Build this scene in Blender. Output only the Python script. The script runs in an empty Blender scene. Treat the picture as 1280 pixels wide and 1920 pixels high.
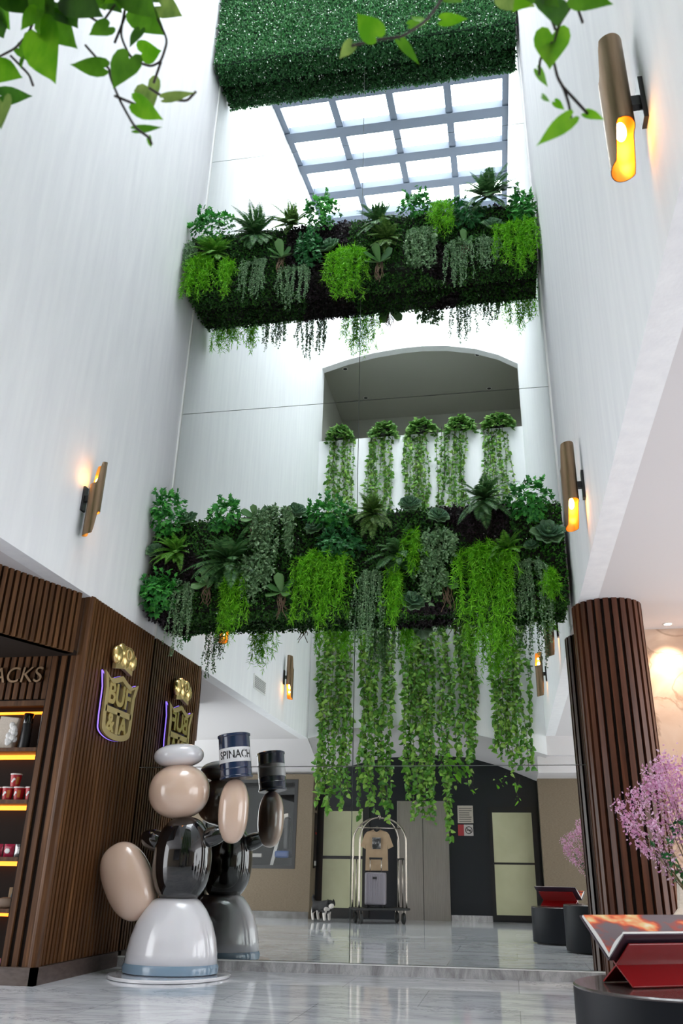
import bpy, math, random
import numpy as np
from mathutils import Matrix, Vector
PI = math.pi
SC = bpy.context.scene
COL = SC.collection

# ------------------------------------------------------------------ camera
CAM_R = ((0.986198, 0.165048, 0.013166), (0.0553, -0.403292, 0.913399), (-0.156065, 0.900064, 0.406853))
cd = bpy.data.cameras.new('camera')
cam = bpy.data.objects.new('camera', cd); COL.objects.link(cam)
r_, u_, f_ = (Vector(v) for v in CAM_R)
m = Matrix((r_, u_, -f_)).transposed().to_4x4()
m.translation = (0, -8.9356, 0.92)
cam.matrix_world = m
cd.sensor_fit = 'HORIZONTAL'; cd.sensor_width = 24.0
cd.lens = 1534.89 / 1280 * 24
cd.shift_x = -39.0 / 1280; cd.shift_y = -11.6 / 1280
cd.clip_start = 0.05; cd.clip_end = 200
cd.dof.use_dof = True; cd.dof.focus_distance = 9.0; cd.dof.aperture_fstop = 4.5
SC.camera = cam

# ------------------------------------------------------------------ world, light levels, exposure
SKY_PANE = 7.0         # brightness of the overcast sky in the roof panes
WORLD = 2.3            # daylight that enters the lobby from the street sides
w = bpy.data.worlds.new('world'); SC.world = w; w.use_nodes = True
w.node_tree.nodes['Background'].inputs[0].default_value = (0.95, 0.97, 1.0, 1)
w.node_tree.nodes['Background'].inputs[1].default_value = WORLD
vs = SC.view_settings
vs.view_transform = 'Standard'; vs.look = 'None'; vs.gamma = 1; vs.use_curve_mapping = False
vs.exposure = 0.85
SC.cycles.max_bounces = 14; SC.cycles.diffuse_bounces = 8; SC.cycles.glossy_bounces = 6
SC.cycles.transmission_bounces = 6; SC.cycles.transparent_max_bounces = 8
SC.cycles.sample_clamp_indirect = 8.0
SC.cycles.caustics_reflective = False; SC.cycles.caustics_refractive = False

# ------------------------------------------------------------------ plan of the place (metres)
XL, XR = -4.02, 0.80       # inner faces of the light well's side walls
YB = -8.05                 # inner face of the balcony wall opposite the mirror
ZS = 3.395                 # ceiling of the lobby around the well
YE = -9.85                 # dark lift wall behind

# ------------------------------------------------------------------ mesh helpers
class MB:
    def __init__(self):
        self.v = []; self.f = []; self.n = 0
    def add(self, v, faces, mi=0):
        v = np.asarray(v, float).reshape(-1, 3)
        groups = {}
        for f in faces: groups.setdefault(len(f), []).append(f)
        for k, g in groups.items():
            self.f.append((np.asarray(g, np.int64) + self.n, mi))
        self.v.append(v); self.n += len(v)
        return self
    def inst(self, T, M, L, mi=0):
        tv, tf = T
        k = len(L)
        if k == 0: return self
        V = np.einsum('kij,nj->kni', M, tv) + np.asarray(L)[:, None, :]
        F = (tf[None] + (np.arange(k) * len(tv))[:, None, None]).reshape(-1, tf.shape[1])
        self.f.append((F + self.n, mi)); self.v.append(V.reshape(-1, 3)); self.n += k * len(tv)
        return self
    def box(self, c, s, rz=0, mi=0, rx=0, ry=0):
        x, y, z = (q / 2 for q in s)
        v = np.array([(a * x, b * y, d * z) for a in (-1, 1) for b in (-1, 1) for d in (-1, 1)])
        if rz or rx or ry:
            R = np.array(Matrix.Rotation(rz, 3, 'Z') @ Matrix.Rotation(ry, 3, 'Y') @ Matrix.Rotation(rx, 3, 'X'))
            v = v @ R.T
        return self.add(v + np.array(c), [(0, 1, 3, 2), (4, 6, 7, 5), (0, 4, 5, 1), (2, 3, 7, 6), (0, 2, 6, 4), (1, 5, 7, 3)], mi)
    def lohi(self, a, b, mi=0):
        return self.box([(p + q) / 2 for p, q in zip(a, b)], [abs(q - p) for p, q in zip(a, b)], mi=mi)
    def tube(self, P, r, seg=8, cap=True, mi=0, closed=False):
        P = np.asarray(P, float); n = len(P)
        r = np.full(n, r) if np.isscalar(r) else np.asarray(r, float)
        T = np.gradient(P, axis=0)
        if closed:
            T = np.roll(P, -1, 0) - np.roll(P, 1, 0)
        T /= np.linalg.norm(T, axis=1)[:, None] + 1e-12
        a = np.array((0, 0, 1.)) if abs(T[0, 2]) < .9 else np.array((1., 0, 0))
        N = np.cross(T[0], a); N /= np.linalg.norm(N)
        th = np.arange(seg) * 2 * PI / seg
        V = []
        for i in range(n):
            N = N - T[i] * (N @ T[i]); N /= np.linalg.norm(N) + 1e-12
            B = np.cross(T[i], N)
            V.append(P[i] + r[i] * (np.cos(th)[:, None] * N + np.sin(th)[:, None] * B))
        V = np.concatenate(V)
        F = []
        for i in range(n if closed else n - 1):
            j = (i + 1) % n
            for k in range(seg):
                l = (k + 1) % seg
                F.append((i * seg + k, i * seg + l, j * seg + l, j * seg + k))
        if cap and not closed:
            F.append(tuple(range(seg))[::-1]); F.append(tuple((n - 1) * seg + k for k in range(seg)))
        return self.add(V, F, mi)
    def lathe(self, prof, c=(0, 0, 0), seg=32, mi=0, cap=True, sx=1, sy=1):
        prof = np.asarray(prof, float); n = len(prof)
        th = np.arange(seg) * 2 * PI / seg
        V = np.concatenate([np.stack([p[0] * np.cos(th) * sx, p[0] * np.sin(th) * sy, np.full(seg, p[1])], 1) for p in prof]) + np.array(c)
        F = []
        for i in range(n - 1):
            for k in range(seg):
                l = (k + 1) % seg
                F.append((i * seg + k, i * seg + l, (i + 1) * seg + l, (i + 1) * seg + k))
        if cap:
            F.append(tuple(range(seg))[::-1]); F.append(tuple((n - 1) * seg + k for k in range(seg)))
        return self.add(V, F, mi)
    def cyl(self, c, r, h, seg=24, mi=0):
        return self.lathe([(r, 0), (r, h)], c, seg, mi)
    def prism(self, poly, axis, a, b, mi=0):
        """polygon in the two other axes (in order), extruded along axis from a to b"""
        o = [i for i in range(3) if i != axis]
        n = len(poly); V = np.zeros((2 * n, 3))
        for i, p in enumerate(poly):
            V[i, o[0]] = V[n + i, o[0]] = p[0]; V[i, o[1]] = V[n + i, o[1]] = p[1]
        V[:n, axis] = a; V[n:, axis] = b
        F = [(i, (i + 1) % n, n + (i + 1) % n, n + i) for i in range(n)]
        F += [tuple(range(n))[::-1], tuple(range(n, 2 * n))]
        return self.add(V, F, mi)
    def ell(self, c, r, rot=None, seg=28, rings=16, pw=1.0, mi=0):
        ph = np.linspace(0, PI, rings + 1)[1:-1]; th = np.arange(seg) * 2 * PI / seg
        sp = lambda x: np.sign(x) * np.abs(x) ** pw
        V = [(0, 0, 1)]
        for p in ph:
            for t in th: V.append((sp(math.sin(p)) * sp(math.cos(t)), sp(math.sin(p)) * sp(math.sin(t)), sp(math.cos(p))))
        V.append((0, 0, -1)); V = np.array(V) * np.array(r)
        if rot is not None: V = V @ np.array(rot).T
        F = [(0, 1 + k, 1 + (k + 1) % seg) for k in range(seg)]
        for i in range(len(ph) - 1):
            for k in range(seg):
                l = (k + 1) % seg
                F.append((1 + i * seg + k, 1 + (i + 1) * seg + k, 1 + (i + 1) * seg + l, 1 + i * seg + l))
        e = len(V) - 1; b = 1 + (len(ph) - 1) * seg
        F += [(e, b + (k + 1) % seg, b + k) for k in range(seg)]
        return self.add(V + np.array(c), F, mi)
    def build(self, name, mats, parent=None, smooth=False, bevel=0, loc=None, kind=None, autosmooth=False):
        me = bpy.data.meshes.new(name)
        V = np.concatenate(self.v)
        me.vertices.add(len(V)); me.vertices.foreach_set('co', V.astype(np.float32).ravel())
        starts = []; loops = []; tot = 0; mi = []; 
        for F, k in self.f:
            n = F.shape[1]
            loops.append(F.ravel()); starts.append(tot + np.arange(len(F)) * n); tot += F.size
            mi.append(np.full(len(F), k))
        loops = np.concatenate(loops); starts = np.concatenate(starts); mi = np.concatenate(mi)
        me.loops.add(len(loops)); me.loops.foreach_set('vertex_index', loops.astype(np.int32))
        me.polygons.add(len(starts)); me.polygons.foreach_set('loop_start', starts.astype(np.int32))
        me.polygons.foreach_set('material_index', mi.astype(np.int32))
        me.update(calc_edges=True); me.validate()
        me.polygons.foreach_set('use_smooth', np.full(len(me.polygons), bool(smooth)))
        for q in (mats if isinstance(mats, (list, tuple)) else [mats]): me.materials.append(q)
        o = bpy.data.objects.new(name, me); COL.objects.link(o)
        if parent is not None: o.parent = parent
        if loc is not None: o.location = loc
        if bevel:
            b = o.modifiers.new('bevel', 'BEVEL'); b.width = bevel; b.segments = 2; b.limit_method = 'ANGLE'
        if autosmooth:
            me.polygons.foreach_set('use_smooth', np.full(len(me.polygons), True))
            o.modifiers.new('edges', 'EDGE_SPLIT').split_angle = math.radians(35)
        if kind: o['kind'] = kind
        return o

def tag(o, label, cat, group=None, kind=None):
    o['label'] = label; o['category'] = cat
    if group: o['group'] = group
    if kind: o['kind'] = kind
    return o
def thing(name, label, cat, loc=(0, 0, 0), rz=0, group=None):
    o = bpy.data.objects.new(name, None); COL.objects.link(o)
    o.empty_display_size = .05
    o.location = loc; o.rotation_euler = (0, 0, rz)
    return tag(o, label, cat, group)
def struct(name, mb, mats, **k):
    o = mb.build(name, mats, **k); o['kind'] = 'structure'; return o
def copy_tree(root, loc, label, rz=None):
    r = root.copy(); COL.objects.link(r); r.location = loc; r['label'] = label
    if rz is not None: r.rotation_euler = (0, 0, rz)
    for ch in list(root.children):
        c = ch.copy(); COL.objects.link(c); c.parent = r
        for g in list(ch.children):
            d = g.copy(); COL.objects.link(d); d.parent = c
    return r
def text_obj(s, size, depth, name, material, parent, mat4, shear=0, offset=0.0, align='CENTER'):
    cu = bpy.data.curves.new(name, 'FONT'); cu.body = s; cu.size = size; cu.extrude = depth; cu.shear = shear; cu.offset = offset
    cu.align_x = align; cu.align_y = 'CENTER'
    t = bpy.data.objects.new('tmp', cu); COL.objects.link(t)
    dg = bpy.context.evaluated_depsgraph_get()
    me = bpy.data.meshes.new_from_object(t.evaluated_get(dg))
    bpy.data.objects.remove(t); me.name = name
    me.materials.clear(); me.materials.append(material)
    me.transform(mat4)
    o = bpy.data.objects.new(name, me); COL.objects.link(o)
    if parent is not None: o.parent = parent
    return o
def basis(x, y, z, t):
    return Matrix(((x[0], y[0], z[0], t[0]), (x[1], y[1], z[1], t[1]), (x[2], y[2], z[2], t[2]), (0, 0, 0, 1)))

# ------------------------------------------------------------------ materials
def mat(name, col, rough=.5, metal=0, emit=None, es=0, spec=None, coat=0, trans=0, ior=None):
    m = bpy.data.materials.new(name); m.use_nodes = True
    b = m.node_tree.nodes['Principled BSDF']
    b.inputs['Base Color'].default_value = (*col, 1); b.inputs['Roughness'].default_value = rough
    b.inputs['Metallic'].default_value = metal
    if emit: b.inputs['Emission Color'].default_value = (*emit, 1); b.inputs['Emission Strength'].default_value = es
    if spec is not None: b.inputs['Specular IOR Level'].default_value = spec
    if coat: b.inputs['Coat Weight'].default_value = coat; b.inputs['Coat Roughness'].default_value = .05
    if trans: b.inputs['Transmission Weight'].default_value = trans
    if ior: b.inputs['IOR'].default_value = ior
    return m
def nodes(m): return m.node_tree.nodes, m.node_tree.links, m.node_tree.nodes['Principled BSDF']
def ramp(N, stops):
    r = N.new('ShaderNodeValToRGB'); e = r.color_ramp.elements
    while len(e) < len(stops): e.new(.5)
    for q, (p, c) in zip(e, stops): q.position = p; q.color = (*c, 1)
    return r
def noise_mat(name, stops, scale=5, stretch=(1, 1, 1), rough=.5, detail=6, dist=0, bump=0, bscale=None, coat=0, metal=0, spec=None):
    m = mat(name, stops[0][1], rough, metal=metal, coat=coat, spec=spec); N, L, b = nodes(m)
    tc = N.new('ShaderNodeTexCoord'); mp = N.new('ShaderNodeMapping'); mp.inputs['Scale'].default_value = stretch
    nz = N.new('ShaderNodeTexNoise'); nz.inputs['Scale'].default_value = scale; nz.inputs['Detail'].default_value = detail
    nz.inputs['Distortion'].default_value = dist
    L.new(tc.outputs['Object'], mp.inputs[0]); L.new(mp.outputs[0], nz.inputs['Vector'])
    rp = ramp(N, stops); L.new(nz.outputs['Fac'], rp.inputs[0]); L.new(rp.outputs[0], b.inputs['Base Color'])
    if bump:
        bp = N.new('ShaderNodeBump'); bp.inputs['Strength'].default_value = bump; bp.inputs['Distance'].default_value = .02
        if bscale:
            n2 = N.new('ShaderNodeTexNoise'); n2.inputs['Scale'].default_value = bscale; n2.inputs['Detail'].default_value = 4
            L.new(mp.outputs[0], n2.inputs['Vector']); L.new(n2.outputs['Fac'], bp.inputs['Height'])
        else: L.new(nz.outputs['Fac'], bp.inputs['Height'])
        L.new(bp.outputs[0], b.inputs['Normal'])
    return m
def leaf_mat(name, a, bcol, c=None, rough=.45, transl=.3, spec=.4):
    """each leaf takes its own tint between the given greens"""
    m = mat(name, a, rough, spec=spec); N, L, b = nodes(m)
    g = N.new('ShaderNodeNewGeometry')
    st = [(0, a), (1, bcol)] if c is None else [(0, a), (.6, bcol), (1, c)]
    rp = ramp(N, st); L.new(g.outputs['Random Per Island'], rp.inputs[0]); L.new(rp.outputs[0], b.inputs['Base Color'])
    t = N.new('ShaderNodeBsdfTranslucent'); mx = N.new('ShaderNodeMixShader'); mx.inputs[0].default_value = transl
    L.new(rp.outputs[0], t.inputs[0]); L.new(b.outputs[0], mx.inputs[1]); L.new(t.outputs[0], mx.inputs[2])
    L.new(mx.outputs[0], N['Material Output'].inputs[0])
    return m

M = {}
M['plaster'] = noise_mat('white_plaster', [(.3, (.82, .825, .845)), (.7, (.885, .89, .90))], 3.0, (3, 3, .3), .75, 6, 0, .08, 14)
M['paint'] = mat('ceiling_paint', (.68, .655, .66), .8)
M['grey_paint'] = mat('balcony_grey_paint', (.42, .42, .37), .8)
M['mirror'] = mat('mirror_glass', (.86, .895, .875), 0.0, 1)
M['mirror_edge'] = mat('mirror_edge', (.62, .66, .64), .3)
M['walnut'] = noise_mat('walnut_slats', [(.3, (.055, .022, .008)), (.55, (.105, .045, .017)), (.75, (.18, .082, .032))], 3.5, (6, 6, .35), .42, 7, .4, .05, None, 0, 0, .22)
M['walnut_red'] = noise_mat('red_walnut_slats', [(.3, (.050, .016, .008)), (.6, (.095, .032, .015)), (.8, (.15, .055, .026))], 3, (6, 6, .35), .36, 7, .4, .05, None, .04, 0, .3)
M['walnut_dark'] = mat('dark_walnut_backing', (.014, .008, .005), .7, spec=.2)
M['plinth'] = noise_mat('brown_plinth', [(.3, (.06, .04, .033)), (.7, (.11, .08, .068))], 12, (1, 1, 3), .3)
M['brown_fabric'] = noise_mat('brown_wallcovering', [(.3, (.15, .115, .075)), (.7, (.225, .175, .12))], 26, (1, 1, 6), .75, 5)
M['black_wall'] = mat('black_panel', (.010, .012, .016), .35)
M['steel'] = noise_mat('brushed_steel', [(.3, (.34, .31, .285)), (.7, (.46, .42, .39))], 8, (30, 30, .4), .34, 4, metal=.75)
M['dark_frame'] = mat('dark_frame', (.012, .012, .013), .35)
M['frosted'] = noise_mat('frosted_door_glass', [(.3, (.42, .42, .27)), (.7, (.50, .50, .33))], 1.5, (1, 1, 1), .25, 3)
M['dark_glass'] = mat('shop_window_glass', (.9, .92, .92), .02)
_n = M['dark_glass'].node_tree.nodes; _tr = _n.new('ShaderNodeBsdfTransparent'); _gl = _n.new('ShaderNodeBsdfGlossy'); _gl.inputs['Roughness'].default_value = .03
_mx = _n.new('ShaderNodeMixShader'); _mx.inputs[0].default_value = .012; _l = M['dark_glass'].node_tree.links
_l.new(_tr.outputs[0], _mx.inputs[1]); _l.new(_gl.outputs[0], _mx.inputs[2]); _l.new(_mx.outputs[0], _n['Material Output'].inputs[0])
M['chrome'] = mat('polished_chrome', (.46, .41, .36), .2, 1)
M['bronze'] = noise_mat('aged_bronze', [(.3, (.24, .16, .095)), (.7, (.34, .235, .15))], 5, (6, 6, .5), .36, 4, metal=1)
M['gold_in'] = mat('gold_lining', (.95, .45, .07), .35, .6)
M['gold'] = mat('polished_gold', (.82, .60, .24), .2, .75)
M['gold_brushed'] = mat('satin_gold', (.62, .48, .22), .32, .6)
M['bulb'] = mat('lamp_bulb', (1, .8, .5), .4, emit=(1, .50, .13), es=16)
M['led_warm'] = mat('warm_led_strip', (1, .5, .1), .4, emit=(1, .25, .01), es=1.5)
M['led_violet'] = mat('violet_led_edge', (.4, .2, 1), .4, emit=(.30, .18, 1), es=.8)
M['downlight'] = mat('downlight_glow', (1, .9, .8), .4, emit=(1, .86, .68), es=14)
M['roof_bar'] = mat('roof_bar_grey', (.09, .115, .16), .5)
M['black_satin'] = mat('black_satin', (.012, .012, .014), .38)
M['black_gloss'] = mat('black_gloss', (.006, .006, .007), .08, coat=1)
M['rubber'] = mat('black_rubber', (.015, .015, .015), .7)
M['white_gloss'] = mat('white_gloss', (.78, .77, .80), .16, coat=1)
M['cream_gloss'] = mat('cream_gloss', (.72, .52, .40), .16, coat=1)
M['blue_grey'] = mat('blue_grey_gloss', (.22, .32, .42), .2, coat=.6)
M['navy'] = mat('navy_enamel', (.010, .024, .070), .2, coat=.5)
M['white'] = mat('white', (.8, .8, .78), .5)
M['ink'] = mat('black_ink', (.012, .012, .012), .5)
M['red'] = mat('red_acrylic', (.30, .005, .008), .12, coat=1)
M['paper'] = mat('paper', (.75, .74, .72), .6)
M['cream_fabric'] = noise_mat('cream_upholstery', [(.3, (.56, .49, .41)), (.7, (.66, .58, .50))], 60, (1, 1, 1), .85, 3)
M['table_black'] = mat('black_leatherette', (.011, .013, .017), .5, spec=.2)
M['table_top'] = mat('table_top_brown', (.06, .045, .042), .22, coat=.4)
M['glass'] = mat('clear_glass', (.95, .97, .96), .02, trans=1, ior=1.45)
M['twig'] = mat('twig', (.16, .12, .05), .7)
M['root'] = mat('aerial_root', (.20, .13, .085), .8)
M['stem'] = mat('vine_stem', (.075, .085, .030), .6)
M['stem_dark'] = mat('vine_stem_dark', (.045, .030, .028), .6)
M['soil'] = mat('planter_body', (.012, .015, .010), .9)
M['terracotta'] = mat('dark_pot', (.03, .028, .026), .6)
M['fleck_white'] = mat('tiny_white_fleck', (.75, .8, .75), .6)
M['flower_pink'] = leaf_mat('pink_blossom', (.60, .26, .46), (.80, .50, .70), (.85, .66, .80), .6, .3)
L_ = {}
L_['hedge'] = leaf_mat('hedge_leaves', (.012, .085, .022), (.045, .20, .055), (.10, .30, .10), .5, .2)
L_['box'] = leaf_mat('boxwood_leaves', (0.010, 0.061, 0.010), (0.035, 0.149, 0.021), (0.088, 0.280, 0.035), .45, .2)
L_['box_bright'] = leaf_mat('bright_boxwood_leaves', (0.019, 0.117, 0.013), (0.058, 0.247, 0.019), (0.104, 0.351, 0.039), .45, .25)
L_['purple'] = leaf_mat('dark_purple_leaves', (.010, .006, .010), (.030, .014, .024), None, .5, .15)
L_['fern'] = leaf_mat('dark_fern', (0.026, 0.099, 0.031), (0.078, 0.211, 0.062), (0.155, 0.309, 0.111), .45, .2)
L_['fern_mid'] = leaf_mat('green_fern', (0.056, 0.211, 0.019), (0.130, 0.356, 0.036), (0.227, 0.486, 0.065), .45, .3)
L_['fern_olive'] = leaf_mat('olive_fern', (0.056, 0.140, 0.027), (0.131, 0.263, 0.056), (0.225, 0.375, 0.094), .45, .25)
L_['ivy'] = leaf_mat('ivy_leaves', (0.013, 0.132, 0.025), (0.047, 0.310, 0.044), (0.124, 0.528, 0.078), .38, .25)
L_['ivy_dark'] = leaf_mat('dark_ivy_leaves', (0.009, 0.075, 0.024), (0.027, 0.180, 0.042), (0.075, 0.300, 0.090), .35, .2)
L_['lime'] = leaf_mat('lime_asparagus', (.09, .34, .006), (.18, .54, .012), (.30, .70, .04), .5, .4)
L_['gray'] = leaf_mat('grey_green_trailer', (0.085, 0.188, 0.085), (0.188, 0.338, 0.160), (0.375, 0.562, 0.319), .5, .25)
L_['adi'] = leaf_mat('grey_maidenhair', (0.077, 0.173, 0.067), (0.163, 0.307, 0.134), (0.326, 0.499, 0.269), .5, .25)
L_['succ'] = leaf_mat('grey_succulent', (0.065, 0.162, 0.086), (0.130, 0.270, 0.140), (0.216, 0.389, 0.194), .38, .05)
L_['paddle'] = leaf_mat('dark_paddle_leaf', (0.034, 0.112, 0.034), (0.075, 0.206, 0.056), (0.169, 0.338, 0.112), .3, .1)
L_['pothos'] = leaf_mat('pothos_leaves', (0.044, 0.163, 0.015), (0.112, 0.300, 0.027), (0.300, 0.500, 0.088), .35, .35)
L_['pothos_top'] = leaf_mat('pothos_crown', (0.050, 0.163, 0.025), (0.125, 0.300, 0.050), (0.325, 0.525, 0.150), .4, .35)

# ------------------------------------------------------------------ leaf templates (base at 0, tip at +Y, normal +Z)
def tri(v, f): return np.array(v, float), np.array(f, np.int64)
def blade(w, fold=.12): 
    return tri([(0, 0, 0), (w / 2, .42, -fold * w), (0, 1, -.06), (-w / 2, .42, -fold * w), (0, .45, .02)], [(0, 1, 4), (1, 2, 4), (2, 3, 4), (3, 0, 4)])
T_needle = tri([(0, 0, 0), (.07, .4, 0), (0, 1, 0), (-.07, .4, 0)], [(0, 1, 2), (0, 2, 3)])
T_pinna = tri([(0, 0, 0), (.16, .35, -.03), (0, 1, -.12), (-.16, .35, -.03)], [(0, 1, 2), (0, 2, 3)])
T_oval = blade(.62); T_small = blade(.8, .2)
def heart(fold=.22, droop=.12):
    R = [(0, .04), (.12, -.13), (.28, -.14), (.42, -.02), (.47, .18), (.43, .40), (.33, .58), (.20, .76), (.08, .91)]
    pts = R + [(0, 1.05)] + [(-x, y) for x, y in R[1:]][::-1]
    z = lambda x, y: -fold * abs(x) - droop * y * y + .05 * math.sin(y * 7) * abs(x)
    mids = [(0, .25), (0, .5), (0, .75)]
    V = [(x, y, z(x, y)) for x, y in pts] + [(x, y, z(x, y)) for x, y in mids]
    n = len(pts); a, b, c = n, n + 1, n + 2
    F = []
    for side in (0, 1):
        idx = list(range(0, 10)) if side == 0 else [0] + list(range(n - 1, 8, -1))
        for i in range(len(idx) - 1):
            y = (pts[idx[i]][1] + pts[idx[i + 1]][1]) / 2
            mm = a if y < .35 else b if y < .65 else c
            F.append((idx[i], idx[i + 1], mm) if side == 0 else (idx[i + 1], idx[i], mm))
        j4 = [k for k in range(len(idx) - 1)]
        # close the gaps along the midrib
        prev = None
        for i in range(len(idx) - 1):
            y = (pts[idx[i]][1] + pts[idx[i + 1]][1]) / 2
            mm = a if y < .35 else b if y < .65 else c
            if prev is not None and mm != prev:
                F.append((idx[i], mm, prev) if side == 0 else (idx[i], prev, mm))
            prev = mm
    return tri(V, F)
T_heart = heart()
T_heart_lo = tri([(0, .02, 0), (.3, -.06, -.06), (.42, .25, -.1), (.2, .75, -.14), (0, 1, -.16), (-.2, .75, -.14), (-.42, .25, -.1), (-.3, -.06, -.06), (0, .4, .02)],
                 [(k, (k + 1) % 8, 8) for k in range(8)])
def ivy_leaf():
    P = [(0, 0), (.22, -.12), (.55, .02), (.36, .26), (.62, .52), (.26, .56), (0, 1.05), (-.26, .56), (-.62, .52), (-.36, .26), (-.55, .02), (-.22, -.12)]
    V = [(x * .95, y, -.12 * abs(x) - .1 * y * y) for x, y in P] + [(0, .35, .04)]
    return tri(V, [(k, (k + 1) % 12, 12) for k in range(12)])
T_ivy = ivy_leaf()
def paddle(w=.55, cup=.18, th=.03):
    us = np.linspace(0, 1, 8); V = []; 
    for off in (0, -th):
        for u in us:
            hw = w / 2 * (.22 + .78 * math.sin(min(1, u * 1.02) ** .75 * PI * .5) ** 1.2) * (1 if u < .72 else math.sqrt(max(0, 1 - ((u - .72) / .28) ** 2)) * .98 + .02)
            for s in (-1, -.5, 0, .5, 1):
                V.append((hw * s, u, cup * (s * s) * hw + .10 * u * u + off * (1 if abs(s) < 1 else .3)))
    F = []; n = 8 * 5
    for k in (0, 1):
        for i in range(7):
            for j in range(4):
                a = k * n + i * 5 + j; q = (a, a + 1, a + 6, a + 5)
                F.append(q if k == 0 else q[::-1])
    for i in range(7):
        for j in (0, 4):
            a = i * 5 + j; F.append((a, a + 5, a + n + 5, a + n) if j == 0 else (a + 5, a, a + n, a + n + 5))
    return tri(V, F)
T_paddle = paddle(); T_succ = paddle(.62, .5, .05)

def nrm(a): return a / (np.linalg.norm(a, axis=-1, keepdims=True) + 1e-12)
def frames(d, n, s):
    d = nrm(np.asarray(d, float)); n = np.asarray(n, float)
    n = nrm(n - d * np.sum(n * d, -1, keepdims=True)); x = np.cross(d, n)
    return np.stack([x, d, n], -1) * np.asarray(s).reshape(-1, 1, 1)
def along(P, s):
    """points and tangents of polyline P at fractions s"""
    P = np.asarray(P); i = np.clip((s * (len(P) - 1)).astype(int), 0, len(P) - 2); f = (s * (len(P) - 1) - i)[:, None]
    return P[i] * (1 - f) + P[i + 1] * f, nrm(P[i + 1] - P[i])

# ================================================================== the setting
def marble(name, vertical=False):
    m = mat(name, (.6, .6, .62), .065); N, L, b = nodes(m)
    tc = N.new('ShaderNodeTexCoord'); mp = N.new('ShaderNodeMapping')
    mp.inputs['Scale'].default_value = (3, 1, 1) if vertical else (.45, 1.5, 1)
    mp.inputs['Rotation'].default_value = (0, .5 if vertical else 0, .22)
    L.new(tc.outputs['Object'], mp.inputs[0])
    n1 = N.new('ShaderNodeTexNoise'); n1.inputs['Scale'].default_value = 2.0; n1.inputs['Detail'].default_value = 9; n1.inputs['Roughness'].default_value = .62; n1.inputs['Distortion'].default_value = 1.1
    L.new(mp.outputs[0], n1.inputs['Vector'])
    r1 = ramp(N, [(.30, (.46, .48, .51)), (.46, (.68, .695, .72)), (.60, (.80, .81, .83))] if not vertical else [(.3, (.20, .19, .19)), (.5, (.42, .41, .41)), (.65, (.58, .57, .57))])
    L.new(n1.outputs['Fac'], r1.inputs[0])
    n2 = N.new('ShaderNodeTexNoise'); n2.inputs['Scale'].default_value = .8 if not vertical else 3; n2.inputs['Detail'].default_value = 12; n2.inputs['Distortion'].default_value = 2.2; n2.inputs['Roughness'].default_value = .7
    L.new(mp.outputs[0], n2.inputs['Vector'])
    r2 = ramp(N, [(.485, (0, 0, 0)), (.5, (1, 1, 1)), (.515, (0, 0, 0))]); L.new(n2.outputs['Fac'], r2.inputs[0])
    mx = N.new('ShaderNodeMixRGB'); mx.inputs[2].default_value = (.20, .21, .24, 1)
    mu = N.new('ShaderNodeMath'); mu.operation = 'MULTIPLY'; mu.inputs[1].default_value = .55
    L.new(r2.outputs[0], mu.inputs[0]); L.new(mu.outputs[0], mx.inputs[0]); L.new(r1.outputs[0], mx.inputs[1])
    out = mx
    if not vertical:     # slab joints and a slight tone change from slab to slab
        br = N.new('ShaderNodeTexBrick'); br.offset = .5; br.inputs['Scale'].default_value = 1; br.inputs['Mortar Size'].default_value = .004
        br.inputs['Brick Width'].default_value = 1.5; br.inputs['Row Height'].default_value = .95
        br.inputs['Color1'].default_value = (1, 1, 1, 1); br.inputs['Color2'].default_value = (.86, .87, .89, 1); br.inputs['Mortar'].default_value = (.62, .62, .64, 1)
        L.new(tc.outputs['Object'], br.inputs['Vector'])
        m2 = N.new('ShaderNodeMixRGB'); m2.blend_type = 'MULTIPLY'; m2.inputs[0].default_value = 1
        L.new(mx.outputs[0], m2.inputs[1]); L.new(br.outputs['Color'], m2.inputs[2]); out = m2
    L.new(out.outputs[0], b.inputs['Base Color'])
    return m
M['marble'] = marble('white_marble_floor'); M['marble_v'] = marble('marble_kerb', True)
def peach():
    m = noise_mat('peach_stone', [(.25, (.52, .34, .24)), (.5, (.62, .44, .33)), (.75, (.70, .54, .43))], 2.2, (1, 1, 1), .35, 8, 1.5)
    N, L, b = nodes(m)
    rp = b.inputs['Base Color'].links[0].from_node
    n2 = N.new('ShaderNodeTexNoise'); n2.inputs['Scale'].default_value = 1.1; n2.inputs['Detail'].default_value = 12; n2.inputs['Distortion'].default_value = 2.5
    tc = N.new('ShaderNodeTexCoord'); L.new(tc.outputs['Object'], n2.inputs['Vector'])
    r2 = ramp(N, [(.47, (0, 0, 0)), (.5, (1, 1, 1)), (.52, (0, 0, 0))]); L.new(n2.outputs['Fac'], r2.inputs[0])
    mx = N.new('ShaderNodeMixRGB'); mx.inputs[2].default_value = (.24, .13, .075, 1)
    mu = N.new('ShaderNodeMath'); mu.operation = 'MULTIPLY'; mu.inputs[1].default_value = .55
    L.new(r2.outputs[0], mu.inputs[0]); L.new(mu.outputs[0], mx.inputs[0]); L.new(rp.outputs[0], mx.inputs[1]); L.new(mx.outputs[0], b.inputs['Base Color'])
    return m
M['peach'] = peach()

ROOF = lambda y: 14.73 + .245 * -y          # underside of the sloping glass roof
struct('floor', MB().lohi((-9, -12.5, -.1), (6, .6, 0)), M['marble'])
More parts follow.
